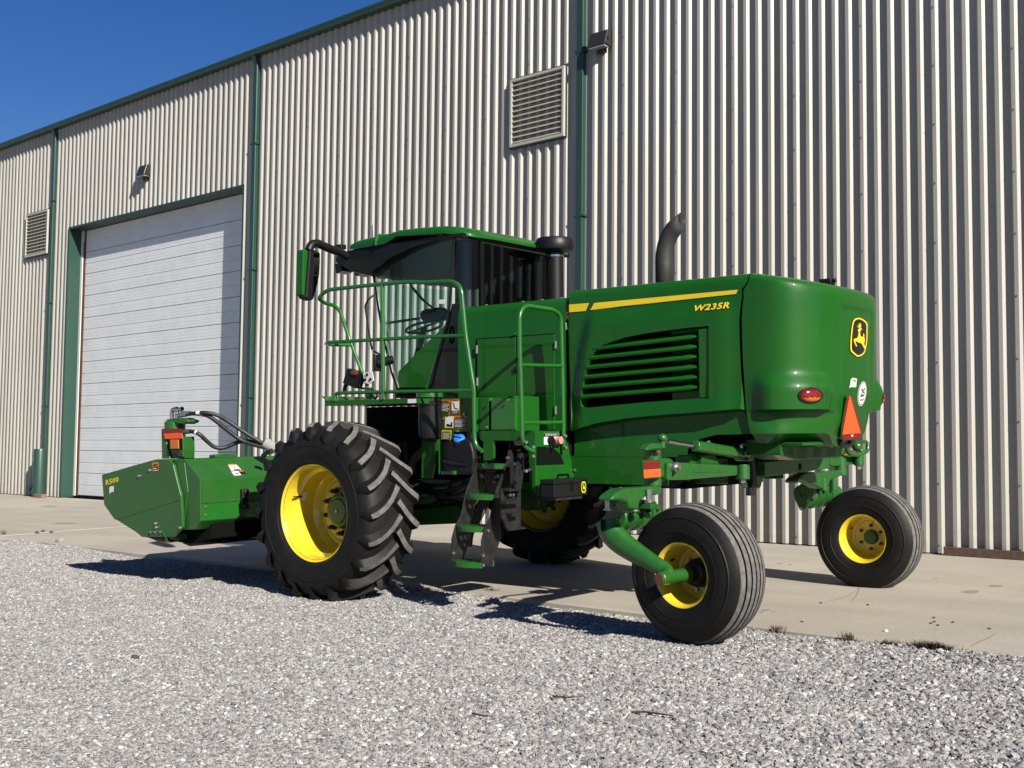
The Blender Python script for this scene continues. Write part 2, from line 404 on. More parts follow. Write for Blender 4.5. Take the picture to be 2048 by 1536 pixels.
def arcs(pts, r, n=5):
    """polyline with rounded corners"""
    P = [Vector(p) for p in pts]; out = [P[0]]
    for i in range(1, len(P)-1):
        a, b, c = P[i-1], P[i], P[i+1]
        d1, d2 = (a-b), (c-b); q = min(r, d1.length*.48, d2.length*.48)
        p, t = b + d1.normalized()*q, b + d2.normalized()*q
        for j in range(n+1):
            u = j/n; out.append(p*(1-u)**2 + b*2*u*(1-u) + t*u*u)
    return out + [P[-1]]
def lerp(a, b, t): return a + (b-a)*t
def sm(a, b, x):
    t = min(1, max(0, (x-a)/(b-a))); return t*t*(3-2*t)
def interp(x, xs, ys):
    return float(np.interp(x, xs, ys))
def rrect(x0, x1, y0, y1, r, n=5):
    out = []
    for cx, cy, a in ((x1-r, y0+r, -90), (x1-r, y1-r, 0), (x0+r, y1-r, 90), (x0+r, y0+r, 180)):
        for i in range(n+1):
            g = radians(a+90*i/n); out.append((cx+r*cos(g), cy+r*sin(g)))
    return out
def text_tris(txt, shear=0.0, bold=0.0, space=1.0):
    """flat letter outlines -> (verts2d, faces) scaled to the box 0..1 x 0..1 (plus aspect)"""
    cu = bpy.data.curves.new('lettering', 'FONT'); cu.body = txt; cu.shear = shear; cu.offset = bold; cu.space_character = space
    cu.resolution_u = 3
    ob = bpy.data.objects.new('lettering', cu); COL.objects.link(ob)
    dg = bpy.context.evaluated_depsgraph_get(); me = bpy.data.meshes.new_from_object(ob.evaluated_get(dg))
    vs = [(v.co.x, v.co.y) for v in me.vertices]; fs = [list(p.vertices) for p in me.polygons]
    bpy.data.objects.remove(ob); bpy.data.curves.remove(cu); bpy.data.meshes.remove(me)
    x0 = min(v[0] for v in vs); x1 = max(v[0] for v in vs); y0 = min(v[1] for v in vs); y1 = max(v[1] for v in vs)
    return [((x-x0)/(x1-x0), (y-y0)/(y1-y0)) for x, y in vs], fs
def quad_map(q, u, v):
    """q: bottom-left, bottom-right, top-right, top-left"""
    a = [Vector(p) for p in q]
    return (a[0]*(1-u)+a[1]*u)*(1-v) + (a[3]*(1-u)+a[2]*u)*v
def text_on(mb, txt, q, off=(0,0,0), m=0, shear=0.0, bold=0.0, space=1.0):
    vs, fs = text_tris(txt, shear, bold, space); off = Vector(off)
    mb.add([quad_map(q, u, v)+off for u, v in vs], fs, m); return mb
def stick(mb, bvh, zone, poly, m=0, off=.003, grid=None):
    """a flat decal outline traced in the photo, laid on the surface it is stuck to"""
    pts = [Vector(p).to_2d() for p in poly]; k = len(pts)
    if grid:
        x0 = min(p.x for p in pts); x1 = max(p.x for p in pts); y0 = min(p.y for p in pts); y1 = max(p.y for p in pts)
        nx = max(1, int((x1-x0)/grid)); ny = max(1, int((y1-y0)/grid))
        pts = pts + [Vector((lerp(x0, x1, (i+.5)/nx), lerp(y0, y1, (j+.5)/ny))) for i in range(nx) for j in range(ny)]
    vs, es, fs, *_ = delaunay_2d_cdt(pts, [], [list(range(k))], 1, 1e-6)
    out = []
    for p in vs:
        o, d = mray(zone, p.x, p.y); h = bvh.ray_cast(o, d)
        if h[0] is None:
            out.append(out[-1] if out else o+d*9); continue
        n = h[1] if h[1].dot(d) < 0 else -h[1]
        out.append(h[0] + n*off)
    mb.add(out, [list(f) for f in fs], m); return mb

# ================================================================== ground
EDGE_Y = 7.72
def slab_z(y): return .05 + (y-EDGE_Y)*.0160
def gz(x, y):
    """height of the loose gravel"""
    a = .018*sin(x*.9+.4)*sin(y*1.3+1.1) + .010*sin(x*2.7+y*1.9) + .006*sin(x*5.1-y*4.3+2)
    if y > EDGE_Y-.5: a += .02*sm(EDGE_Y-.5, EDGE_Y, y)
    for cx, cy, r in ((-8.2, 6.85, .75), (-4.45, 7.0, .6)):      # settled under the wheels
        d = hypot((x-cx)/1.2, y-cy); a = lerp(-.004, a, sm(r*.5, r, d))
    return a
def axis_pts(lo, hi, step, far):
    c = list(np.arange(lo, hi+1e-6, step)); e = [12, 30, 80, 250, far]
    return [lo-q for q in reversed(e)] + c + [hi+q for q in e]
xs = axis_pts(-24, 4, .14, 900); ys = axis_pts(-2, 8.0, .14, 900)
g = MB(); nx, ny = len(xs), len(ys)
g.v = [Vector((x, y, gz(x, y) if (-24 <= x <= 4 and -2 <= y <= 8.0) else -.01)) for y in ys for x in xs]
g.f = [[j*nx+i, j*nx+i+1, (j+1)*nx+i+1, (j+1)*nx+i] for j in range(ny-1) for i in range(nx-1)]
g.m = [0]*len(g.f)
tag(g.build('ground', 'gravel_bed', smooth=60), 'grey crushed stone ground spreading around the yard', kind='structure')

# loose stones (nobody could count them): one object, scattered with geometry nodes
gv = MB(); st = .15
gx = list(np.arange(-27.0, 1.2, st)); gy = list(np.arange(.6, EDGE_Y+.02, st)) + [EDGE_Y-.01]
idx = {}
for j, y in enumerate(gy):
    for i, x in enumerate(gx):
        idx[i, j] = len(gv.v); gv.v.append(Vector((x, y, gz(x, y))))
for j in range(len(gy)-1):
    for i in range(len(gx)-1):
        x, y = gx[i], gy[j]
        if y < -.475*(x+1.0)+.0 - 1.2 or x > -.25*y+1.2: continue      # outside what can be seen
        gv.f.append([idx[i, j], idx[i+1, j], idx[i+1, j+1], idx[i, j+1]]); gv.m.append(0)
gravel = gv.build('gravel', 'gravel_stone', smooth=0)
tag(gravel, 'loose grey and white crushed stones covering the yard', 'gravel', kind='stuff')
def gravel_nodes(density):
    ng = bpy.data.node_groups.new('gravel_scatter', 'GeometryNodeTree')
    ng.interface.new_socket(name='Geometry', in_out='INPUT', socket_type='NodeSocketGeometry')
    ng.interface.new_socket(name='Geometry', in_out='OUTPUT', socket_type='NodeSocketGeometry')
    N = ng.nodes; Lk = ng.links
    gi = N.new('NodeGroupInput'); go = N.new('NodeGroupOutput')
    dp = N.new('GeometryNodeDistributePointsOnFaces'); dp.inputs['Density'].default_value = density; dp.inputs['Seed'].default_value = 4
    Lk.new(gi.outputs[0], dp.inputs['Mesh'])
    jn = N.new('GeometryNodeJoinGeometry')
    for k in range(6):
        ico = N.new('GeometryNodeMeshIcoSphere'); ico.inputs['Radius'].default_value = 1; ico.inputs['Subdivisions'].default_value = 2
        sp = N.new('GeometryNodeSetPosition'); Lk.new(ico.outputs['Mesh'], sp.inputs['Geometry'])
        pos = N.new('GeometryNodeInputPosition'); va = N.new('ShaderNodeVectorMath'); va.operation = 'ADD'
        va.inputs[1].default_value = (k*7.3, k*3.1, k*1.7); Lk.new(pos.outputs[0], va.inputs[0])
        vo = N.new('ShaderNodeTexVoronoi'); vo.inputs['Scale'].default_value = .85; Lk.new(va.outputs[0], vo.inputs['Vector'])
        nz = N.new('ShaderNodeTexNoise'); nz.inputs['Scale'].default_value = 1.3; nz.inputs['Detail'].default_value = 1; Lk.new(va.outputs[0], nz.inputs['Vector'])
        sb = N.new('ShaderNodeVectorMath'); sb.operation = 'SUBTRACT'; sb.inputs[1].default_value = (.5, .5, .5); Lk.new(nz.outputs['Color'], sb.inputs[0])
        sc = N.new('ShaderNodeVectorMath'); sc.operation = 'SCALE'; sc.inputs['Scale'].default_value = 1.9; Lk.new(sb.outputs[0], sc.inputs[0])
        Lk.new(sc.outputs[0], sp.inputs['Offset'])
        ti = N.new('GeometryNodeGeometryToInstance'); Lk.new(sp.outputs[0], ti.inputs[0]); Lk.new(ti.outputs[0], jn.inputs[0])
    io = N.new('GeometryNodeInstanceOnPoints'); Lk.new(dp.outputs['Points'], io.inputs['Points']); Lk.new(jn.outputs[0], io.inputs['Instance'])
    io.inputs['Pick Instance'].default_value = True
    ri = N.new('FunctionNodeRandomValue'); ri.data_type = 'INT'; ri.inputs[4].default_value = 0; ri.inputs[5].default_value = 5; ri.inputs['Seed'].default_value = 11
    Lk.new(ri.outputs[2], io.inputs['Instance Index'])
    rr = N.new('FunctionNodeRandomValue'); rr.data_type = 'FLOAT_VECTOR'; rr.inputs[0].default_value = (-.7, -.7, 0); rr.inputs[1].default_value = (.7, .7, 6.283)
    Lk.new(rr.outputs[0], io.inputs['Rotation'])
    rf = N.new('FunctionNodeRandomValue'); rf.data_type = 'FLOAT'; rf.inputs['Seed'].default_value = 3
    rf.inputs[2].default_value = 0; rf.inputs[3].default_value = 1
    pw = N.new('ShaderNodeMath'); pw.operation = 'POWER'; pw.inputs[1].default_value = 2.6; Lk.new(rf.outputs[1], pw.inputs[0])
    # coarser toward the right-hand yard, finer where it is driven on
    px = N.new('GeometryNodeInputPosition'); sx = N.new('ShaderNodeVectorMath'); sx.operation = 'DOT_PRODUCT'; sx.inputs[1].default_value = (.75, .66, 0); Lk.new(px.outputs[0], sx.inputs[0])
    pn = N.new('ShaderNodeTexNoise'); pn.inputs['Scale'].default_value = .8; pn.inputs['Detail'].default_value = 3; Lk.new(px.outputs[0], pn.inputs['Vector'])
    pa = N.new('ShaderNodeMath'); pa.operation = 'MULTIPLY_ADD'; pa.inputs[1].default_value = 4.0; Lk.new(pn.outputs['Fac'], pa.inputs[0]); Lk.new(sx.outputs['Value'], pa.inputs[2])
    mrx = N.new('ShaderNodeMapRange'); mrx.inputs[1].default_value = .0; mrx.inputs[2].default_value = 4.4
    mrx.inputs[3].default_value = .62; mrx.inputs[4].default_value = 1.12; Lk.new(pa.outputs[0], mrx.inputs[0])
    mr = N.new('ShaderNodeMapRange'); mr.inputs[3].default_value = .0075; mr.inputs[4].default_value = .0225; Lk.new(pw.outputs[0], mr.inputs[0])
    mu = N.new('ShaderNodeMath'); mu.operation = 'MULTIPLY'; Lk.new(mr.outputs[0], mu.inputs[0]); Lk.new(mrx.outputs[0], mu.inputs[1])
    rs = N.new('FunctionNodeRandomValue'); rs.data_type = 'FLOAT_VECTOR'; rs.inputs[0].default_value = (.8, .65, .35); rs.inputs[1].default_value = (1.25, 1.0, .75); rs.inputs['Seed'].default_value = 21
    vs = N.new('ShaderNodeVectorMath'); vs.operation = 'SCALE'; Lk.new(rs.outputs[0], vs.inputs[0]); Lk.new(mu.outputs[0], vs.inputs['Scale'])
    Lk.new(vs.outputs[0], io.inputs['Scale'])
    sa = N.new('GeometryNodeStoreNamedAttribute'); sa.domain = 'INSTANCE'; sa.data_type = 'FLOAT'; sa.inputs['Name'].default_value = 'tone'
    rt = N.new('FunctionNodeRandomValue'); rt.data_type = 'FLOAT'; rt.inputs['Seed'].default_value = 33
    Lk.new(rt.outputs[1], sa.inputs['Value']); Lk.new(io.outputs[0], sa.inputs['Geometry'])
    smt = N.new('GeometryNodeSetMaterial'); smt.inputs['Material'].default_value = MATS['gravel_stone']; Lk.new(sa.outputs[0], smt.inputs['Geometry'])
    Lk.new(smt.outputs[0], go.inputs[0])
    return ng
gm = gravel.modifiers.new('scatter', 'NODES'); gm.node_group = gravel_nodes(4300)

# concrete apron, laid in slabs
apron = empty('concrete_apron', (-10, 11, .05))
tag(apron, 'pale concrete apron between the gravel and the metal wall', kind='structure')
def slab(x0, x1, sk0=0, sk1=0):
    """sk: the joint runs a little askew of the wall"""
    b = MB(); y0, y1 = EDGE_Y, 14.06
    def px(y, x, sk): return x + sk*(y-y0)
    nseg = 40; top0 = []; top1 = []
    for i in range(nseg+1):
        t = i/nseg
        xx = lerp(x0, x1, t); jy = y0 + rnd.uniform(-.012, .012)
        top0.append(Vector((lerp(px(jy, x0, sk0), px(jy, x1, sk1), t), jy, slab_z(jy))))
        top1.append(Vector((lerp(px(y1, x0, sk0), px(y1, x1, sk1), t), y1, slab_z(y1))))
    dn = Vector((0, 0, -.16)); ch = Vector((0, -.014, -.014))
    rows = [top1, top0, [p+ch for p in top0], [p+ch+dn for p in top0], [p+dn for p in top1]]
    b.loft([[r[i] for r in rows] for i in range(nseg+1)], cap=True)
    o = b.build('slab', 'concrete', apron, smooth=30); o.location = (10, -11, -.05)
    return o
JX = -16.70
slab(-74, JX-.006, 0, -.165); slab(JX+.006, 2.0, -.165, 0); slab(2.012, 14, 0, 0)
# pale sealant strip in the joint
b = MB(); y1 = 14.0
b.loft([[V(JX+sk-.012, y, slab_z(y)+.002), V(JX+sk+.012, y, slab_z(y)+.002), V(JX+sk+.012, y, slab_z(y)-.05), V(JX+sk-.012, y, slab_z(y)-.05)]
        for y, sk in ((EDGE_Y, 0), (y1, -.165*(y1-EDGE_Y)))])
o = b.build('joint_sealant', 'white_decal', apron, smooth=0); o.location = (10, -11, -.05)

def slab_mark(name, px, m, w=None, th=.0012):
    P = []
    for x_, y_ in px:
        c = Gd(x_, y_, .08); c = Gd(x_, y_, slab_z(c.y)); P.append(Vector((c.x, c.y, slab_z(c.y)+.0012)))
    b = MB()
    if w:
        L_, R_ = [], []
        for i, p in enumerate(P):
            d = (P[min(i+1, len(P)-1)]-P[max(0, i-1)]).normalized(); q = Vector((-d.y, d.x, 0))*w*(1 if 0 < i < len(P)-1 else .2); L_.append(p+q); R_.append(p-q)
        b.loft([[l_, r_] for l_, r_ in zip(L_, R_)], closed=False)
    else: b.add(P, [list(range(len(P)))])
    o = b.build(name, m, apron, smooth=0); o.location = (10, -11, -.05); return o
slab_mark('slab_crack', [(1940, 1295), (1948, 1290), (1960, 1284), (1972, 1279), (1984, 1273), (1995, 1266)], 'stain', .004)
for cx_, cy_, rx_, ry_ in ((1531, 1221, 10, 2.0), (1547, 1224, 4, 1.0), (1523, 1225, 5, 1.2), (1990, 1171, 14, 2.2), (1942, 1183, 17, 3.5), (1580, 1128, 4, 1.0), (1560, 1126, 8, .8), (1872, 1156, 5, .9), (130, 1047, 26, 1.6), (100, 1012, 18, 1.2)):
    slab_mark('oil_stain', [(cx_+rx_*cos(2*pi*i/14)*rnd.uniform(.8, 1.15), cy_+ry_*sin(2*pi*i/14)*rnd.uniform(.8, 1.15)) for i in range(14)], 'stain_soft')
slab_mark('tyre_scuff', [(1700, 1205), (1712, 1192), (1718, 1180), (1716, 1168)], 'stain_soft', .006)
slab_mark('tyre_scuff', [(1640, 1208), (1670, 1200), (1700, 1190), (1715, 1178)], 'stain_soft', .005)

# ================================================================== warehouse
WY = 14.0; RIB = .1890; RDEP = .0425
X_L, X_R = -70.0, 10.0
Z0, Z1 = .165, 9.46
DX0, DX1, DZ = -26.93, -19.72, 6.79
wh = empty('warehouse', (-19, WY, .1))
tag(wh, 'tall beige ribbed metal warehouse with green trim and white overhead door', 'building')
WOFF = Vector((-19, WY, .1))
def wpart(b, name, mats, parent=None, **k):
    if parent is None:
        b.v = [p-WOFF for p in b.v]; parent = wh
    else:
        b.v = [p-WOFF for p in b.v]
    return b.build(name, mats, parent, **k)
PH = -5.51      # right edge of one rib crest
DSX = (-27.79, -19.33, -10.88)   # downspouts sit on flat strips
def profile(x0, x1):
    """(x, depth) points of the box-rib sheet between x0 and x1"""
    pts = []
    k0 = int(math.floor((x0-PH)/RIB))-1; k1 = int(math.ceil((x1-PH)/RIB))+1
    raw = []
    for k in range(k0, k1+1):
        c = PH+k*RIB
        if any(xd-.24 < c-.0235 < xd+.11 for xd in DSX): continue
        raw += [(c-.047-.036, 0), (c-.047, RDEP), (c, RDEP), (c+.036, 0)]
    ax = [r[0] for r in raw]; ay = [r[1] for r in raw]
    pts = [(x0, interp(x0, ax, ay))] + [r for r in raw if x0+.002 < r[0] < x1-.002] + [(x1, interp(x1, ax, ay))]
    return pts
def sheet(x0, x1, z0, z1, screws=True):
    b = MB(); pr = profile(x0, x1)
    # very slight oil-canning so that the light is not perfectly even
    j = rnd.uniform(-.0025, .0025)
    b.loft([[V(x, WY-d+j, z) for x, d in pr] for z in (z0, z1)], closed=False)
    if screws:
        cx = [r[0] for r in profile(x0, x1)]
        k = int(math.ceil((x0+.03-PH)/RIB)); c = PH+k*RIB-.0235
        if x0 < c < x1:
            for i, z in enumerate(np.arange(z0+.10, z1-.05, .74)):
                b.cyl((c, WY-RDEP+j, z), (c, WY-RDEP-.008+j, z), .011, n=6, m=1)
        for zz in (z0+.06, 2.1, 4.3, 6.5, 8.4):                    # girt screws in the pans
            if z0 < zz < z1:
                for q in range(0, 5, 2):
                    c = PH+(k+q)*RIB-.125
                    if x0+.02 < c < x1-.02: b.cyl((c, WY+j, zz), (c, WY-.007+j, zz), .010, n=6, m=1)
    return wpart(b, 'wall_sheet', ['sheet_metal', 'zinc'], smooth=0)
SW = RIB*5; k0 = int(math.floor((X_L-PH)/SW))
edges = [PH+.055+k*SW for k in range(k0, k0+100)]
edges = [e for e in edges if X_L <= e <= X_R]
for a, c in zip(edges[:-1], edges[1:]):
    if c <= DX0 or a >= DX1: sheet(a, c, Z0, Z1)
    else:
        if a < DX0: sheet(a, DX0, Z0, Z1, False)
        if c > DX1: sheet(DX1, c, Z0, Z1, False)
        sheet(max(a, DX0), min(c, DX1), DZ, Z1)
# body behind the sheets: inner wall skin, roof, far and end walls
b = MB(); b.box((X_L, WY+.34, .02), (X_R, WY+.5, 9.4)); wpart(b, 'inner_wall', 'dark_void', smooth=0)
b = MB()
b.box((X_L, WY+26, .02), (X_R, WY+26.3, 9.4)); wpart(b, 'back_wall', 'sheet_metal', smooth=0)
for x in (X_L+.02, X_R-.22):
    b = MB(); b.extr([V(x, WY+.06, .02), V(x, WY+26, .02), V(x, WY+26, 9.4), V(x, WY+13, 10.9), V(x, WY+.06, 9.4)], (.2, 0, 0)); wpart(b, 'end_wall', 'sheet_metal', smooth=0)
b = MB()
b.extr([V(X_L-.2, WY-.13, 9.53), V(X_L-.2, WY+13, 11.06), V(X_L-.2, WY+13, 11.0), V(X_L-.2, WY-.13, 9.47)], (X_R-X_L+.4, 0, 0))
b.extr([V(X_L-.2, WY+13.01, 11.06), V(X_L-.2, WY+26.5, 9.5), V(X_L-.2, WY+26.5, 9.44), V(X_L-.2, WY+13.01, 11.0)], (X_R-X_L+.4, 0, 0))
wpart(b, 'roof', 'roof_metal', smooth=0)
# eave gutter in green
b = MB(); OV = .19
prof = [(WY-.01, 9.44), (WY-OV+.02, 9.44), (WY-OV, 9.455), (WY-OV, 9.50), (WY-OV-.012, 9.51), (WY-OV-.012, 9.555), (WY-OV+.012, 9.555), (WY-.01, 9.535)]
b.extr([V(X_L-.2, y, z) for y, z in prof], (X_R-X_L+.4, 0, 0)); wpart(b, 'eave_gutter', 'trim_green', smooth=0, bevel=.006)
# downspouts
for i, (xd, boot) in enumerate(((-27.79, True), (-19.33, False), (-10.88, False))):
    b = MB(); w, d = .125, .095; zb = 1.3 if boot else .22
    b.box((xd-w/2, WY-d, zb), (xd+w/2, WY-.002, 9.30))
    b.bar((xd, WY-d/2, 9.28), (xd, WY-OV/2-.03, 9.46), w-.004, d-.004, up=(0, 1, 0))
    wpart(b, 'downspout', 'trim_green', smooth=0, bevel=.012)
    for z in (2.4, 5.0, 7.6):
        b = MB(); b.box((xd-w/2-.035, WY-d-.004, z), (xd+w/2+.035, WY-.004, z+.03)); wpart(b, 'downspout_strap', 'trim_green', smooth=0)
    if boot:
        b = MB(); b.lathe([(.0, .15), (.155, .15), (.155, 1.30), (.145, 1.335), (.10, 1.34), (.0, 1.34)], (xd+.05, WY-RDEP-.15, 0), 20, axis='z')
        wpart(b, 'downspout_guard', 'trim_green', smooth=40)
        b = MB(); b.tube(arcs([V(xd-.02, WY-.19, .62), V(xd-.16, WY-.2, .44), V(xd-.34, WY-.22, .42), V(xd-.44, WY-.23, .34)], .12), .075, 10)
        wpart(b, 'downspout_shoe', 'trim_green', smooth=50)
    else:
        b = MB(); b.tube(arcs([V(xd, WY-d/2, .32), V(xd, WY-d/2-.02, .25), V(xd, WY-.34, .21)], .05), .06, 10); wpart(b, 'downspout_shoe', 'trim_green', smooth=50)
# overhead door
door = empty('overhead_door'); door.parent = wh
DY = WY+.30
b = MB(); b.box((DX0, WY-.045, Z0), (DX0+.006, DY+.02, DZ)); b.box((DX0-.045, WY-.052, Z0), (DX0+.004, WY-.046, DZ+.045)); wpart(b, 'door_jamb', 'trim_green', smooth=0)
b = MB(); b.box((DX1-.006, WY-.045, Z0), (DX1, DY+.02, DZ)); b.box((DX1-.004, WY-.052, Z0), (DX1+.045, WY-.046, DZ+.045)); wpart(b, 'door_jamb', 'trim_green', smooth=0)
b = MB(); b.box((DX0+.007, WY-.045, DZ-.006), (DX1-.007, DY+.02, DZ)); b.box((DX0+.005, WY-.0525, DZ-.004), (DX1-.005, WY-.0465, DZ+.045)); wpart(b, 'door_head_flashing', 'trim_green', smooth=0)
b = MB(); b.box((DX0+.008, DY-.03, .2), (DX0+.10, DY+.02, DZ-.01)); wpart(b, 'door_track_cover', 'white_decal', smooth=0)
b = MB(); b.box((DX0+.102, DY-.012, .2), (DX0+.20, DY+.02, DZ-.3)); wpart(b, 'door_edge_seal', 'rust', smooth=0)
dz0, nsec = .21, 12; sh = (DZ-.01-dz0)/nsec
def groove(z0, z1):
    """(z, depth) outline of one insulated door section with its pressed grooves"""
    h = z1-z0; P = [(z0+.004, .014), (z0+.012, 0)]
    for t, wd, dp in ((.13, .006, .003), (.25, .006, .003), (.46, .012, .011), (.58, .006, .003), (.70, .006, .003), (.84, .006, .003)):
        c = z0+t*h; P += [(c-wd, 0), (c-wd*.3, dp), (c+wd*.3, dp), (c+wd, 0)]
    return P + [(z1-.012, 0), (z1-.004, .014)]
for i in range(nsec):
    b = MB(); P = groove(dz0+i*sh, dz0+(i+1)*sh)
    prof = [(DY+d, z) for z, d in P] + [(DY+.05, P[-1][0]), (DY+.05, P[0][0])]
    b.loft([[V(x, y, z) for y, z in prof] for x in (DX0+.21, DX1-.012)])
    wpart(b, 'door_section', 'door_white', door, smooth=0)
b = MB(); b.box((DX0+.1, DY+.06, .18), (DX1-.01, DY+.075, DZ)); wpart(b, 'door_backing', 'dark_void', smooth=0)
b = MB(); b.box((DX0+.2, DY-.006, .175), (DX1-.012, DY+.05, .212)); wpart(b, 'door_bottom_seal', 'black_matt', smooth=0)
# louvred vents
for x0, x1, z0, z1 in ((-12.33, -11.19, 6.33, 7.46), (-29.16, -27.99, 6.30, 7.43)):
    yv = WY-RDEP
    fr = MB(); t = .045
    for lo, hi in (((x0, z0), (x1, z0+t)), ((x0, z1-t), (x1, z1)), ((x0, z0+t), (x0+t, z1-t)), ((x1-t, z0+t), (x1, z1-t))):
        fr.box((lo[0], yv-.055, lo[1]), (hi[0], yv+.03, hi[1]))
    f = wpart(fr, 'louvre_vent', 'louvre_metal', smooth=0, bevel=.004)
    b = MB(); b.box((x0+.01, yv+.045, z0+.01), (x1-.01, yv+.06, z1-.01)); wpart(b, 'vent_backing', 'dark_void', f, smooth=0)
    b = MB()
    for lo, hi in (((x0-.03, z0-.03), (x1+.03, z0-.001)), ((x0-.03, z1+.001), (x1+.03, z1+.03)), ((x0-.03, z0), (x0-.001, z1)), ((x1+.001, z0), (x1+.03, z1))):
        b.box((lo[0], yv-.012, lo[1]), (hi[0], yv-.001, hi[1]))
    wpart(b, 'vent_flashing', 'trim_green', f, smooth=0)
    n = 12; hh = (z1-z0-2*t)/n
    for i in range(n):
        zc = z0+t+hh*(i+.5); b = MB()
        b.extr([V(x0+t+.002, yv-.045, zc-.030), V(x0+t+.002, yv-.045, zc-.012), V(x0+t+.002, yv+.030, zc+.030), V(x0+t+.002, yv+.030, zc+.025), V(x0+t+.002, yv-.038, zc-.016), V(x0+t+.002, yv-.038, zc-.030)], (x1-x0-2*t-.004, 0, 0))
        wpart(b, 'vent_slat', 'louvre_metal', f, smooth=0)
# wall lamps
for x0, lab in ((-10.64, 'dark wedge wall lamp beside the downspout above the green hood'), (-23.62, 'dark wedge wall lamp above the white overhead door')):
    z0, z1, yv = 7.56, 7.86, WY-RDEP
    e = empty('wall_lamp', (x0+.18, yv, z0)); tag(e, lab, 'wall lamp')
    h = MB(); h.extr([V(-.165, -.006, .0), V(-.165, -.18, .02), V(-.165, -.115, .25), V(-.165, -.006, .27)], (.33, 0, 0)); h.build('housing', 'lamp_bronze', e, smooth=0, bevel=.012)
    h = MB(); h.box((-.14, -.165, -.010), (.14, -.03, .012)); h.build('lens', 'lamp_glass', e, smooth=0)
    h = MB(); h.box((-.06, -.07, -.075), (.06, -.004, -.002)); h.cyl((.0, -.05, -.075), (.0, -.05, -.10), .018, n=8); h.build('junction_box', 'lamp_bronze', e, smooth=30, bevel=.006)
    h = MB(); h.cyl((.163, -.11, .12), (.19, -.11, .12), .02, n=10); h.build('swivel_bolt', 'lamp_bronze', e, smooth=30)

# ================================================================== windrower
wr = empty('windrower', tuple(MO)); wr.rotation_euler = Matrix(RM.tolist()).to_euler()
tag(wr, 'green self-propelled windrower tractor with yellow wheels parked half on gravel', 'windrower')

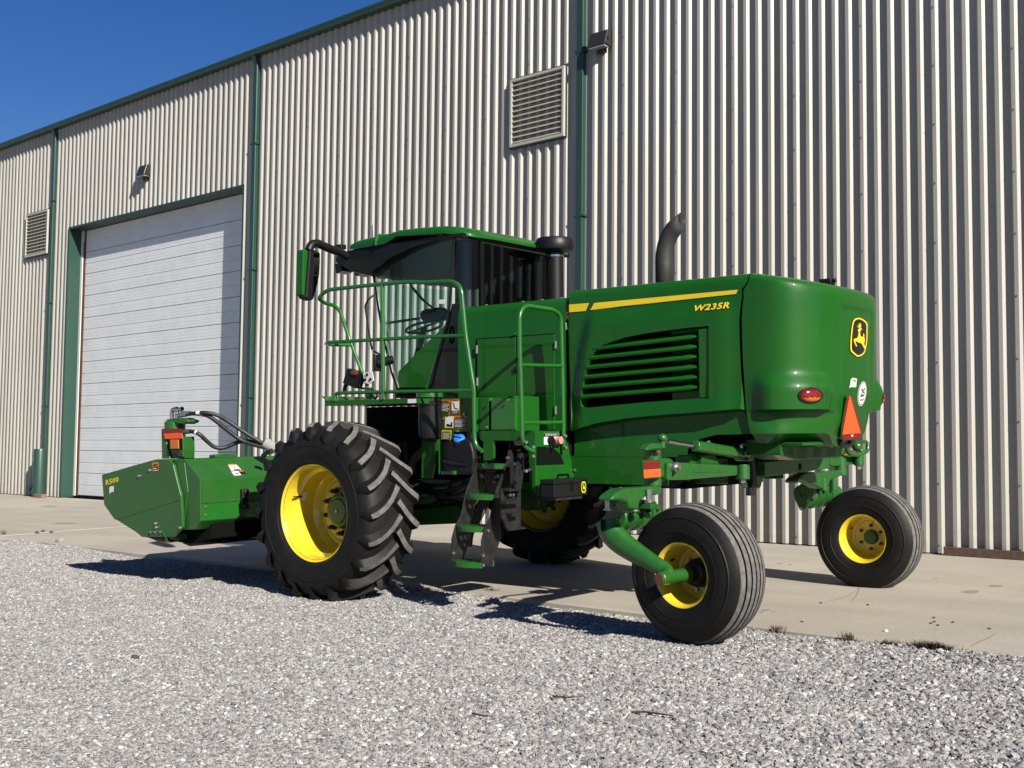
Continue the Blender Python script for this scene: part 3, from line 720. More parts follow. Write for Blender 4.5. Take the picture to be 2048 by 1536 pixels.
# ---------------------------------------------------------------- drive wheels
def drive_wheel(loc, mirror):
    rim = MB()
    prof = [(.424, -.255), (.436, -.268), (.442, -.262), (.436, -.25), (.412, -.232), (.402, -.20), (.400, -.135), (.372, -.105), (.368, -.02),
            (.364, .06), (.332, .105), (.318, .128), (.300, .132), (.275, .118), (.262, .122), (.16, .128), (.0, .130)]
    rim.lathe(prof, n=72)
    rim.lathe([(.424, -.255), (.41, -.235), (.415, .235), (.436, .262), (.442, .255), (.40, .15), (.364, .065)], n=72)
    w = rim.build('drive_wheel', 'yellow_paint', wr, smooth=32); w.location = loc
    t = MB(); R0 = .772
    pr = [(.415, -.245), (.440, -.262), (.465, -.282), (.52, -.298), (.58, -.305), (.64, -.302), (.685, -.292), (.72, -.272), (.745, -.240), (.762, -.18), (.770, -.09), (.773, 0)]
    pr = pr + [(r, -h) for r, h in reversed(pr[:-1])]
    t.lathe(pr, n=96)
    t.lathe([(.462, -.2825), (.466, -.2870), (.472, -.2865), (.476, -.2852)], n=96)
    t.lathe([(.60, -.3055), (.603, -.3085), (.607, -.3085), (.61, -.3055)], n=96)
    NL = 20
    def lug(th0, s):
        # stations from down the shoulder to just past the crown
        H = [.308, .306, .296, .262, .205, .145, .085, .03, -.012]
        T = [-.010, -.008, .000, .022, .058, .108, .172, .248, .308]
        RT = [.660, .715, .772, .800, .812, .818, .822, .823, .823]
        RB = [.670, .690, .70, .735, .750, .760, .765, .768, .768]
        WT = [.014, .019, .023, .024, .0235, .023, .023, .024, .028]
        FL = [.030, .045, .050, .045, .036, .028, .024, .022, .02]
        rings = []
        for k in range(len(H)):
            a, b_ = max(0, k-1), min(len(H)-1, k+1)
            da, dh = (T[b_]-T[a])*.8, H[b_]-H[a]; q = hypot(da, dh); n0_, n1_ = -dh/q, da/q       # across the bar, in (arc, height)
            ring = []
            for sg, rr, wd in ((-1, RB[k], WT[k]+FL[k]), (-1, RT[k], WT[k]), (1, RT[k], WT[k]), (1, RB[k], WT[k]+FL[k])):
                th = th0 + T[k] + sg*n0_*wd/.8; hh = H[k] + sg*n1_*wd
                hh = max(-.05, min(.312, hh))
                ring.append(V(rr*cos(th), s*hh, rr*sin(th)))
            rings.append(ring)
        n0 = len(t.f); t.loft(rings)
        for i in range(n0, len(t.f)):                  # worn, dusty bar tops
            if i < len(t.f)-2 and (i-n0) % 4 == 1 and (i-n0)//4 >= 2: t.m[i] = 1
    for i in range(NL):
        lug(2*pi*i/NL, -1); lug(2*pi*(i+.5)/NL, 1)
    t.build('tyre', ['rubber', 'rubber_worn'], w, smooth=38)
    h = MB(); h.lathe([(.0, .02), (.105, .02), (.118, .033), (.145, .037), (.150, .055), (.165, .085), (.175, .129)], n=40); hb = h.build('hub', 'green_cast', w, smooth=35)
    h = MB(); h.cyl((0, .021, 0), (0, .010, 0), .012, n=10); h.build('hub_plug', 'zinc', hb, smooth=40)
    for i in range(10):
        g = 2*pi*(i+.35)/10; n_ = MB(); c = V(.208*cos(g), .055, .208*sin(g))
        n_.cyl(c+V(0, .072, 0), c+V(0, .012, 0), .024, n=6); n_.cyl(c+V(0, .012, 0), c+V(0, -.016, 0), .015, n=10); n_.cyl(c+V(0, .074, 0), c+V(0, .062, 0), .032, n=14)
        n_.build('wheel_nut', 'nut_steel', w, smooth=40)
    v = MB(); v.tube(arcs([V(-.335, -.10, .13), V(-.35, -.14, .13), V(-.345, -.19, .13)], .02), .008, 6); v.build('valve_stem', 'black_matt', w, smooth=50)
    if not mirror:
        d = MB(); 
        for a0, a1, h0, h1, m in ((152, 165, -.10, -.04, 0),):
            vs = [V(.3665*cos(radians(lerp(a0, a1, i/4))), hh, .3665*sin(radians(lerp(a0, a1, i/4)))) for hh in (h0, h1) for i in range(5)]
            d.add(vs, [(i, i+1, 6+i, 5+i) for i in range(4)], m)
        d.build('paper_label', 'white_decal', w, smooth=40)
    if mirror: w.scale = (1, -1, 1)
    return w
AX_Z = .782
wL = drive_wheel((.008, -1.675, AX_Z), False)
wR = drive_wheel((.008, 1.675, AX_Z+.02), True)

# ---------------------------------------------------------------- caster wheels
def caster_wheel(loc, rz, face):
    """face -1: the arm side of the wheel looks to the machine's left"""
    rim = MB()
    rim.lathe([(.214, -.178), (.226, -.186), (.232, -.180), (.226, -.170), (.205, -.160), (.196, -.13), (.193, -.06), (.188, -.05), (.185, .035), (.165, .045),
               (.150, .042), (.135, .050), (.07, .052), (.0, .052)], n=56)
    rim.lathe([(.214, -.178), (.205, -.165), (.205, .165), (.226, .186), (.232, .180), (.19, .12), (.18, .05)], n=56)
    w = rim.build('caster_wheel', 'yellow_paint', wr, smooth=32); w.location = loc; w.rotation_euler = (0, 0, rz)
    t = MB(); pr = [(.208, -.168), (.232, -.186), (.27, -.200), (.32, -.208), (.37, -.204), (.41, -.192), (.445, -.172), (.468, -.148)]; ms = [0]*len(pr)
    ribs = [(-.148, -.108), (-.096, -.060), (-.048, -.018), (-.006, .030), (.042, .078), (.090, .148)]
    ribs = [(-.152, -.108), (-.092, -.057), (-.041, -.008), (.008, .041), (.057, .092), (.108, .152)]
    crown = lambda h: .495 - .030*(h/.15)**2
    for i, (a, c) in enumerate(ribs):
        for h in np.linspace(a, c, 4): pr.append((crown(h), h)); ms.append(1)
        if i < len(ribs)-1:
            nx_ = ribs[i+1][0]
            ms[-1] = 0
            pr += [(crown(c)-.022, c+.002), (crown(nx_)-.022, nx_-.002)]; ms += [0, 0]
    ms[-1] = 0
    pr += [(r, -h) for r, h in reversed(pr[:8])]; ms += [0]*8
    t.lathe(pr, n=88, mf=lambda i: ms[i])
    for sg in (-1, 1):
        t.lathe([(.300, sg*.2062), (.304, sg*.2095), (.308, sg*.2095), (.312, sg*.2074)], n=80)
        t.lathe([(.395, sg*.1972), (.399, sg*.2010), (.403, sg*.1998), (.407, sg*.1930)], n=80)
    t.build('tyre', ['rubber', 'rubber_worn'], w, smooth=38)
    return w
# near caster: swung a few degrees; its arm is on the outside
CN = S('P', 1362, 1157, y=-1.93)      # centre of the outer rim flange
cwN = caster_wheel((CN.x+.02, -1.93+.186, .497), radians(-7), -1)
CF = S('P', 1724, 1078, y=1.60)
cwF = caster_wheel((CF.x, 1.60+.186, CF.z), radians(0), 1)
# hubs
h = MB(); h.lathe([(.0, -.10), (.055, -.10), (.06, -.06), (.085, -.045), (.10, .0), (.105, .05)], n=28); h.build('hub', 'black_steel', cwN, smooth=35)
for i in range(6):
    g = 2*pi*i/6+.3; q = MB(); q.cyl((.125*cos(g), .055, .125*sin(g)), (.125*cos(g), .025, .125*sin(g)), .013, n=6); q.build('wheel_nut', 'zinc', cwN, smooth=40)
h = MB(); h.lathe([(.0, .005), (.058, .005), (.066, .02), (.07, .05)], n=28); h.build('hub', 'green_cast', cwF, smooth=35)
for i in range(6):
    g = 2*pi*i/6+.5; q = MB(); q.cyl((.110*cos(g), .052, .110*sin(g)), (.110*cos(g), .022, .110*sin(g)), .014, n=6); q.build('wheel_nut', 'black_steel', cwF, smooth=40)
for w_ in (cwN, cwF):
    q = MB(); q.cyl((-.15, -.06, .09), (-.14, -.11, .085), .008, n=6); q.build('valve_stem', 'black_matt', w_, smooth=40)

# ---------------------------------------------------------------- engine hood
HY = -.85                               # left face of the hood
zc = lambda z, x, y: (lambda p: (p.x, p.z))(S(z, x, y, y=HY))
seam_r = [zc('B', *p) for p in ((1165, 1310), (1150, 1240), (1138, 1170), (1128, 1000), (1121, 900), (1115, 750), (1113, 640), (1118, 560), (1124, 515))]
front_s = [zc('B', *p) for p in ((110, 560), (108, 700), (113, 900), (122, 1100), (133, 1300), (135, 1440))]
bottom = [zc('B', *p) for p in ((135, 1440), (400, 1445), (620, 1448), (795, 1442))]
arch = [zc('B', *p) for p in ((802, 1400), (826, 1366), (870, 1340), (960, 1316))]
ZT = 2.600
cut = [zc('B', *p) for p in ((945, 1105), (944, 900), (942, 680), (820, 690), (700, 706), (560, 725), (450, 748), (370, 775), (318, 795), (272, 835), (247, 885), (228, 940),
                             (213, 1000), (203, 1050), (194, 1105), (192, 1135), (200, 1152), (220, 1158), (560, 1126), (880, 1103))]
scoop_z = [zc('B', *p) for p in ((136, 1300), (142, 1000), (152, 900), (170, 790), (205, 650), (235, 560), (285, 480))]
crease = [zc('B', *p) for p in ((140, 1296), (300, 1250), (500, 1219), (700, 1201), (900, 1187), (1140, 1166))]
def hood_y(x, z):
    xc = interp(z, [p[1] for p in scoop_z], [p[0] for p in scoop_z])
    zr = interp(x, [p[0] for p in crease], [p[1] for p in crease])
    b_ = .040*sm(xc-.015, xc+.11, x)*(1-sm(2.36, 2.57, z))
    b_ *= 1-sm(3.50, 3.69, x)*.6
    up = sm(zr-.012, zr+.004, z)
    curl = .022*sm(zr+.16, zr+.0, z)*up          # panel rolls out toward its lower lip
    low = .030*(1-up) - .012*sm(zr-.05, 1.3, z)
    return HY - b_*up - curl + low
out = [(p[0], p[1]) for p in front_s] + bottom[1:] + arch + seam_r
x0f, x1f = front_s[0][0], seam_r[-1][0]
out = out + [(lerp(x1f, x0f, t), ZT) for t in np.linspace(0, 1, 24)]
def side_sheet(outline, hole, yfun, step=.035):
    pts = [Vector(p) for p in outline]; no = len(pts); pts += [Vector(p) for p in hole]; nh = len(hole)
    xs_ = [p[0] for p in outline]; zs_ = [p[1] for p in outline]
    for x in np.arange(min(xs_), max(xs_), step):
        for z in np.arange(min(zs_), max(zs_), step): pts.append(Vector((x, z)))
    loops = [list(range(no))]; ed = [(no+i, no+(i+1) % nh) for i in range(nh)] if nh else []
    zcr = lambda x: interp(x, [p[0] for p in crease], [p[1] for p in crease])
    pts = pts[:no+nh] + [p for p in pts[no+nh:] if abs(p.y-zcr(p.x)) > .022]
    for dz in (-.014, -.006, .0005, .006):
        k0_ = len(pts); xx = list(np.arange(min(xs_)+.015, max(xs_)-.03, .025))
        pts += [Vector((x, zcr(x)+dz)) for x in xx]; ed += [(k0_+i, k0_+i+1) for i in range(len(xx)-1)]
    vs, es, fs, *_ = delaunay_2d_cdt(pts, ed, loops, 1, 1e-5)
    def inside(p, poly):
        c = False; j = len(poly)-1
        for i in range(len(poly)):
            (xi, yi), (xj, yj) = poly[i], poly[j]
            if (yi > p[1]) != (yj > p[1]) and p[0] < (xj-xi)*(p[1]-yi)/(yj-yi)+xi: c = not c
            j = i
        return c
    b = MB(); b.v = [V(p.x, yfun(p.x, p.y), p.y) for p in vs]
    for f in fs:
        c = sum((vs[i] for i in f), Vector((0, 0)))/len(f)
        if nh and inside(c, hole): continue
        b.f.append(list(f)); b.m.append(0)
    return b
hs = side_sheet(out, cut, hood_y)
# turned-in edge of the vent opening
n0 = len(hs.v)
for x, z in cut: hs.v += [V(x, hood_y(x, z), z), V(x, HY+.075, z)]
for i in range(len(cut)):
    j = (i+1) % len(cut); hs.f.append([n0+2*i, n0+2*j, n0+2*j+1, n0+2*i+1]); hs.m.append(0)
HS_BVH = hs.bvh()
hood_side = hs.build('hood_side_panel', 'green_paint', wr, smooth=28)
# inside of the vent
b = MB(); xa, xb = min(p[0] for p in cut)-.03, max(p[0] for p in cut)+.03; za, zb_ = min(p[1] for p in cut)-.03, max(p[1] for p in cut)+.03
b.box((xa, HY+.16, za), (xb, HY+.18, zb_)); b.build('vent_backing', 'black_matt', hood_side, smooth=0)
xg0, xg1 = zc('B', 682, 900)[0], zc('B', 882, 900)[0]
b = MB(); b.box((xg0, HY+.085, za+.05), (xg1, HY+.10, zb_-.02)); b.build('radiator_shroud', 'green_paint', hood_side, smooth=0)
b = MB(); b.extr([V(xg1, HY-.034, zc('B', 882, 700)[1]), V(zc('B', 940, 690)[0], HY-.030, zc('B', 940, 690)[1]), V(zc('B', 943, 1100)[0], HY-.030, zc('B', 943, 1102)[1]), V(xg1, HY-.034, zc('B', 888, 1100)[1])], (0, .08, 0))
b.build('vent_end_plate', 'green_paint', hood_side, smooth=0, bevel=.006)
for (xl, yl), (xr, yr) in (((272, 812), (868, 742)), ((247, 868), (868, 801)), ((227, 923), (866, 860)), ((213, 980), (868, 920)), ((204, 1038), (870, 979)), ((196, 1095), (872, 1038))):
    a, c = S('B', xl, yl, y=HY), S('B', xr, yr, y=HY); b = MB(); rings = []
    for p, k in ((a+V(-.01, 0, 0), 1), (lerp(a, c, .94), 1), (c, .35)):
        yo = hood_y(p.x, p.z)
        rings.append([V(p.x, yo+.004+(.03*(1-k)), p.z+.012), V(p.x, yo-.006+(.03*(1-k)), p.z), V(p.x, yo+.002+(.03*(1-k)), p.z-.019*k), V(p.x, HY+.07, p.z+.012), V(p.x, HY+.08, p.z+.055)])
    b.loft(rings); b.build('vent_slat', 'green_paint', hood_side, smooth=30, bevel=.004)
# stripe and model lettering
b = MB(); stick(b, HS_BVH, 'B', [(112, 549), (233, 540), (212, 595), (112, 603)], off=.002, grid=40); stick(b, HS_BVH, 'B', [(257, 540), (1104, 462), (1093, 495), (234, 591)], off=.002, grid=40)
b.build('stripe_border', 'black_decal', hood_side, smooth=0)
b = MB(); stick(b, HS_BVH, 'B', [(113, 553), (231, 544), (211, 591), (113, 599)], off=.004, grid=40); b.build('yellow_stripe', 'decal_yellow', hood_side, smooth=0)
b = MB(); stick(b, HS_BVH, 'B', [(260, 544), (1101, 466), (1091, 491), (237, 586)], off=.004, grid=40); b.build('yellow_stripe', 'decal_yellow', hood_side, smooth=0)
def text_stick(name, mats, bvh, zone, txt, q, parent, off=.004, shear=0, bold=0, space=1.0, shadow=None):
    vs, fs = text_tris(txt, shear, bold, space); b = MB(); pts = []
    for u, v in vs:
        p = quad_map([Vector((*c, 0)) for c in q], u, v); o, d = mray(zone, p.x, p.y); h = bvh.ray_cast(o, d)
        n = h[1] if h[1].dot(d) < 0 else -h[1]; pts.append(h[0]+n*off)
    b.add(pts, fs); return b.build(name, mats, parent, smooth=0)
text_stick('model_lettering_shadow', 'black_decal', HS_BVH, 'B', 'W235R', [(842, 599), (1054, 580), (1054, 538), (842, 558)], hood_side, off=.002, shear=.28, bold=.075, space=1.06)
text_stick('model_lettering', 'decal_yellow', HS_BVH, 'B', 'W235R', [(846, 594), (1050, 575), (1050, 538), (848, 558)], hood_side, off=.004, shear=.28, bold=.03, space=1.1)
# hood top (from the left shoulder over to the right side) and right side
def hood_section(x, w=.85, zt=2.735, zs=ZT):
    P = [(-w, zs), (-w+.003, zs+.045), (-w+.012, zs+.080), (-w+.035, zs+.106), (-w+.11, zs+.120), (-.35, zt-.008), (0, zt)]
    P = P + [(-y, z) for y, z in reversed(P[:-1])]
    return [V(x, y, z) for y, z in P]
b = MB(); rings = []
for x in np.linspace(x0f, x1f, 12):
    r = hood_section(x); t = (x-x0f)/(x1f-x0f)
    rings.append([p + V((.05*sm(2.57, 2.66, p.z))*t, 0, 0) for p in r])
b.loft(rings, closed=False); HT_BVH = b.bvh(); hood_top = b.build('hood_top', 'green_paint', wr, smooth=50)
for x, y in ((S('B', 410, 460, y=-.45), -.45), (S('B', 830, 418, y=-.45), -.45)):
    b = MB(); b.obox((x.x, y, 2.742), (.14, .10, .03)); b.build('hood_latch', 'green_paint', hood_top, smooth=0, bevel=.01)
b = MB(); b.extr([V(x0f, -HY, 1.28), V(3.3, -HY, 1.28), V(x1f, -HY, 1.48), V(x1f, -HY, ZT), V(x0f, -HY, ZT)], (0, -.02, 0)); b.build('hood_right_panel', 'green_paint', wr, smooth=0)
b = MB(); b.box((x0f+.02, -.66, 1.30), (x1f-.3, .66, 2.5)); b.build('engine_block', 'black_matt', wr, smooth=0)

# rear hood shell wrapping round the back
XS0 = x1f+.035; WH = .852; XS = XS0
def XSz(z): return interp(z, [p[1] for p in seam_r], [p[0] for p in seam_r]) + .014 + .05*sm(2.57, 2.66, z)
def rear_D(z): return interp(z, [1.34, 1.42, 1.55, 1.8, 2.2, 2.5, 2.62, 2.75], [.25, .30, .355, .400, .408, .418, .418, .40])
def rear_base(a, D, w):
    n = 4.4; c, s_ = cos(a), sin(a); k = abs(s_)**(2/n)
    y = -w*math.copysign(abs(c)**(2/n), c)
    return D*k + .16*(1-(y/w)**2)*k, y
def rear_pt(a, z, inset=0.0):
    D = max(.04, rear_D(z)-inset); w = WH-inset
    dx, y = rear_base(a, D, w)
    (xa_, ya_), (xb2, yb2) = rear_base(max(0, a-.02), D, w), rear_base(min(pi, a+.02), D, w)
    tx_, ty_ = xb2-xa_, yb2-ya_; q = hypot(tx_, ty_) or 1; nx_, ny_ = ty_, -tx_
    ay = abs(y)
    along = sm(.02, .22, dx)*sm(.40, .56, ay)
    pod = .060*along*(sm(1.955, 1.80, z) if z > 1.66 else sm(1.640, 1.652, z))
    under = -.035*sm(.02, .2, dx)*sm(.30, .5, ay)*sm(1.64, 1.625, z)*(1-sm(1.56, 1.47, z)*.5)
    # raised centre panel on the back with a soft edge
    ctr = -.014*(1-sm(.30, .36, ay))*(1 if .3 < a < pi-.3 else 0)*sm(2.57, 2.53, z)
    d = pod+under+ctr
    xz = lerp(XSz(z), XS0, sm(.0, .35, dx)); fall = .105*(dx/.6)*sm(2.15, 2.6, z)
    return V(xz+dx+nx_/q*d, y+ny_/q*d, z-fall)
zb_low = lambda a: lerp(1.468, 1.392, sm(.5, .2, abs(cos(a))**(2/4.4)))
NA = 140; b = MB(); rings = []
zl = sorted(set(list(np.linspace(1.47, 2.66, 46)) + [1.640, 1.645, 1.652, 1.66, 1.63, 2.55, 2.57]))
for k in range(NA+1):
    a = pi*(.5-.5*cos(pi*k/NA)); a = .5*a+.5*pi*k/NA; col = []
    zb0 = zb_low(a)
    for ins, z in ((.17, 1.375), (.10, 1.380), (.03, zb0-.018), (.006, zb0-.004)):
        p = rear_pt(a, z, ins); col.append(V(max(p.x, XS+.0), p.y, z + (zb0-1.44)*.5))
    for z in zl:
        zz = zb0 + (z-1.47)*(1.62-zb0)/(1.62-1.47) if z < 1.62 else z
        col.append(rear_pt(a, zz))
    for ins, dz in ((.004, .018), (.016, .034), (.04, .046), (.10, .056), (.40, .066), (.70, .070)):
        p = rear_pt(a, 2.66, min(ins, .57)); t = min(1, ins/.7)
        col.append(V(p.x, p.y if ins < .5 else p.y*.3, p.z+dz))
    rings.append(col)
b.loft(rings, closed=False); RH_BVH = b.bvh(); rear = b.build('rear_hood', 'green_paint', wr, smooth=40)
b = MB(); b.box((XS-.07, -.80, 1.42), (XS-.04, .80, 2.62)); b.build('seam_seal', 'black_matt', wr, smooth=0)
b = MB(); b.box((XS-.02, -.66, 1.372), (XS+.36, .66, 1.40)); b.build('rear_pan', 'green_paint', wr, smooth=0, bevel=.01)
# tail lights
def lens(cx, cy, rx, ry, zone, flip=False):
    rings = []
    for k, (s_, off) in enumerate(((1.0, -.01), (1.0, .010), (.86, .022), (.6, .030), (.3, .034), (.02, .035))):
        ring = []
        for i in range(28):
            g = 2*pi*i/28; o, d = mray(zone, cx+rx*s_*cos(g), cy+ry*s_*sin(g)); h = RH_BVH.ray_cast(o, d)
            nn = h[1] if h[1].dot(d) < 0 else -h[1]; p = h[0]+nn*off
            ring.append(V(p.x, -p.y if flip else p.y, p.z))
        rings.append(ring)
    return rings
for flip in (False, True):
    R_ = lens(1522, 1084, 64, 39, 'B', flip)
    b = MB(); b.loft(R_); zm = sum(p.z for p in R_[-1])/28 - .012
    for i, f in enumerate(b.f):
        if sum(b.v[j].z for j in f)/len(f) < zm: b.m[i] = 1
    tl = b.build('tail_light', ['red_lens', 'amber_lens'], rear, smooth=50)
    R2 = lens(1522, 1085, 72, 46, 'B', flip); b = MB(); b.loft(R2[:2]); b.build('lamp_bezel', 'black_gloss', tl, smooth=50)
# emblem
def emblem_outline(k):
    P = [(780, 176), (835, 182), (893, 230), (897, 300), (893, 420), (868, 540), (825, 580), (785, 586), (760, 570), (714, 525), (710, 440), (718, 330), (738, 212)]
    c = (803, 380); return [(c[0]+(x-c[0])*k, c[1]+(y-c[1])*(1-(1-k)*.55)) for x, y in P]
def smooth_loop(P, n=4):
    out_ = []; m_ = len(P)
    for i in range(m_):
        a, b_, c, d = [Vector(P[(i+j-1) % m_]) for j in range(4)]
        for q in range(n):
            t = q/n; out_.append(tuple(.5*((2*b_)+(c-a)*t+(2*a-5*b_+4*c-d)*t*t+(-a+3*b_-3*c+d)*t**3)))
    return out_
b = MB(); stick(b, RH_BVH, 'G', smooth_loop(emblem_outline(1.0)), off=.003, grid=40); em = b.build('emblem', 'black_decal', rear, smooth=0)
b = MB(); stick(b, RH_BVH, 'G', smooth_loop(emblem_outline(.93)), off=.0045, grid=40); b.build('emblem_border', 'decal_yellow', em, smooth=0)
b = MB(); stick(b, RH_BVH, 'G', smooth_loop(emblem_outline(.80)), off=.006, grid=40); b.build('emblem_field', 'black_decal', em, smooth=0)
b = MB()
for poly in ([(783, 306), (797, 297), (812, 290), (830, 293), (829, 301), (817, 309), (813, 318), (810, 340), (816, 372), (848, 379), (857, 390), (858, 420), (851, 448), (862, 480), (870, 517), (859, 508), (845, 482), (826, 446), (800, 436), (782, 430), (764, 414), (764, 432), (780, 474), (770, 476), (751, 432), (744, 406), (757, 395), (780, 392), (789, 370), (796, 340), (793, 318)],
             [(843, 380), (842, 345), (849, 343), (856, 366), (851, 386)],
             [(806, 297), (800, 284), (778, 270), (780, 265), (801, 276), (790, 250), (794, 248), (806, 272), (800, 240), (804, 239), (811, 270), (809, 234), (813, 234), (818, 268), (816, 244), (820, 245), (822, 268), (814, 288), (815, 296)]):
    stick(b, RH_BVH, 'G', poly, off=.0078)
b.build('leaping_deer', 'decal_yellow', em, smooth=0)
# speed disc, sticker
def ell(cx, cy, rx, ry, rot=0, n=28):
    return [(cx+rx*cos(g)*cos(rot)-ry*sin(g)*sin(rot), cy+rx*cos(g)*sin(rot)+ry*sin(g)*cos(rot)) for g in [2*pi*i/n for i in range(n)]]
b = MB(); stick(b, RH_BVH, 'G', ell(836, 960, 43, 126, radians(8)), off=.003); sd = b.build('speed_disc', 'white_decal', rear, smooth=0)
b = MB(); stick(b, RH_BVH, 'G', ell(836, 960, 39, 118, radians(8)), off=.004); b.build('disc_ring', 'black_decal', sd, smooth=0)
b = MB(); stick(b, RH_BVH, 'G', ell(836, 960, 35, 109, radians(8)), off=.005); b.build('disc_face', 'white_decal', sd, smooth=0)
text_stick('speed_number', 'black_decal', RH_BVH, 'G', '25', [(814, 992), (855, 985), (866, 900), (826, 908)], sd, off=.0065, bold=.03)
text_stick('speed_unit', 'black_decal', RH_BVH, 'G', 'mile/h', [(810, 1034), (848, 1026), (851, 1004), (814, 1012)], sd, off=.0065, bold=.01)
b = MB(); stick(b, RH_BVH, 'G', [(722, 812), (742, 796), (784, 806), (775, 893), (722, 890), (710, 902), (708, 890), (716, 866)], off=.003); sk = b.build('dealer_sticker', 'white_decal', rear, smooth=0)
b = MB(); stick(b, RH_BVH, 'G', [(724, 812), (742, 797), (748, 799), (728, 838)], off=.0045); b.build('sticker_corner', 'decal_yellow', sk, smooth=0)
text_stick('sticker_lettering', 'black_decal', RH_BVH, 'G', 'PIX', [(738, 846), (775, 848), (778, 812), (742, 812)], sk, off=.005)
# slow vehicle triangle on its holder
def on_back(p, off):
    o_, d_ = mray('G', *p); h_ = RH_BVH.ray_cast(o_, d_)
    if h_[0] is None or h_[0].x < 4.0: return None
    return h_[0] + V(off, 0, 0)
_t, _b = on_back((716, 1000), 0), on_back((735, 1330), 0)
nS = Vector((_t-_b).cross(V(0, 1, 0))).normalized(); nS = nS if nS.x > 0 else -nS
cS = max((_t, _b, on_back((690, 1180), 0), on_back((800, 1300), 0)), key=lambda q: q.dot(nS)) + nS*.012
def svp(p, off=0):
    o_, d_ = mray('G', *p); k = (cS+nS*off-o_).dot(nS)/d_.dot(nS); return o_+d_*k
hold = MB(); hold.extr([svp(p) for p in ((686, 986), (718, 976), (744, 984), (842, 1312), (834, 1428), (650, 1438), (628, 1394), (632, 1310))], nS*-.012)
smv = hold.build('triangle_holder', 'green_paint', wr, smooth=0, bevel=.003)
b = MB(); b.extr([svp(p, .003) for p in ((690, 990), (717, 982), (737, 988), (834, 1312), (826, 1420), (655, 1430), (640, 1390), (638, 1312))], nS*-.002); b.build('reflective_border', 'reflect_red', smv, smooth=0)
b = MB(); b.extr([svp(p, .006) for p in ((713, 984), (720, 984), (827, 1362), (641, 1376))], nS*-.002); b.build('fluorescent_triangle', 'fluo_orange', smv, smooth=0)
b = MB(); b.extr([svp(p, .007) for p in ((730, 1381), (750, 1380), (750, 1397), (731, 1398))], nS*-.002); b.build('maker_mark', 'white_decal', smv, smooth=0)
b = MB(); b.tube(arcs([svp((622, 1440), -.03), svp((640, 1500), -.03), svp((720, 1495), -.03), svp((725, 1445), -.03)], .03), .014, 8); b.build('holder_bracket', 'black_steel', smv, smooth=50)
b = MB(); p = S('B', 1622, 440, y=-.1); cz = RH_BVH.ray_cast(V(p.x, -.1, 4), V(0, 0, -1))[0].z; b.obox((p.x, -.1, cz+.02), (.10, .09, .05)); b.cyl((p.x+.05, -.1, cz+.03), (p.x+.075, -.1, cz+.03), .018, n=10); b.build('rear_camera', 'black_plastic', rear, smooth=30, bevel=.006)
# tank bulge under the rear shell
b = MB(); b.extr([V(3.62, -.66, 1.505), V(3.62, -.66, 1.30), V(3.62, -.40, 1.255), V(3.62, .5, 1.255), V(3.62, .66, 1.5)], (.30, .0, 0)); b.build('underhood_bracket', 'green_paint', wr, smooth=0, bevel=.01)

# exhaust and intake
ex = [S('B', 668, 442, y=0), S('B', 664, 330, y=0), S('B', 668, 260, y=0), S('B', 690, 200, y=0), S('B', 735, 130, y=0), S('B', 798, 98, y=0)]
cx = ex[0].x
path = [V(cx, 0, 2.66), V(cx, 0, 3.0)] + [V(cx+.34*(1-cos(t))*.62, 0, 3.0+.34*sin(t)) for t in np.linspace(.08, 1.12, 9)]
e1 = path[-1]+ (path[-1]-path[-2]).normalized()*.10
b = MB(); rr_ = .075; b.tube(path+[e1], rr_, 20)
# slanted open end: hollow
b.f = [f for f in b.f if len(f) == 4]; b.m = [0]*len(b.f)
n_ = 20
for j in range(n_):                      # shear the mouth upright
    b.v[-n_+j].x += (b.v[-n_+j].z-e1.z)*.9
b.build('exhaust_pipe', 'exhaust_black', wr, smooth=50, solid=.006)
b = MB(); b.lathe([(.10, 2.70), (.12, 2.745), (.088, 2.755), (.086, 2.77)], (cx, 0, 0), 24, axis='z'); b.build('exhaust_collar', 'exhaust_black', wr, smooth=40)
ip = S('A', 1808, 400, y=.36)
b = MB(); b.lathe([(.0, 2.60), (.088, 2.60), (.088, 3.29), (.0, 3.29)], (ip.x, .36, 0), 24, axis='z'); pipe = b.build('air_intake', 'black_plastic', wr, smooth=40)
b = MB(); b.lathe([(.0, 3.28), (.10, 3.28), (.19, 3.305), (.198, 3.33), (.190, 3.405), (.175, 3.425), (.0, 3.43)], (ip.x, .36, 0), 32, axis='z'); b.build('intake_cap', 'black_plastic', pipe, smooth=40)
b = MB(); b.lathe([(.089, 3.235), (.094, 3.235), (.094, 3.255), (.089, 3.255)], (ip.x, .36, 0), 24, axis='z'); b.build('intake_clamp', 'chrome', pipe, smooth=40)

# ---------------------------------------------------------------- panels between cab and hood
PY = -.88
b = MB(); xq0, xq1 = S('A', 1148, 900, y=PY).x, x0f-.012
rings = []
for x in np.linspace(xq0, xq1, 5):
    rings.append([V(x, PY, 1.50), V(x, PY, 2.575), V(x, PY+.008, 2.615), V(x, PY+.035, 2.645), V(x, PY+.10, 2.662), V(x, -.3, 2.675), V(x, .3, 2.675), V(x, .78, 2.662), V(x, .86, 2.62), V(x, .88, 2.575), V(x, .88, 1.5)])
b.loft(rings, closed=False)
b.box((xq0+.01, -.86, 1.45), (xq0+.02, .86, 2.55)); deck_body = b.build('front_body_panel', 'green_paint', wr, smooth=45)
def plate(name, m, zone, poly, y, th=.012, parent=wr, bevel=.004):
    b = MB(); b.extr([V(p.x, y, p.z) for p in SP(zone, poly, y=y)], (0, th, 0)); return b.build(name, m, parent, smooth=0, bevel=bevel)
for poly in ([(1277, 884), (1538, 868), (1538, 1274), (1277, 1274)], [(1546, 867), (1806, 848), (1806, 1504), (1546, 1512)]):
    d = plate('access_door', 'green_paint', 'A', poly, PY-.014, .012)
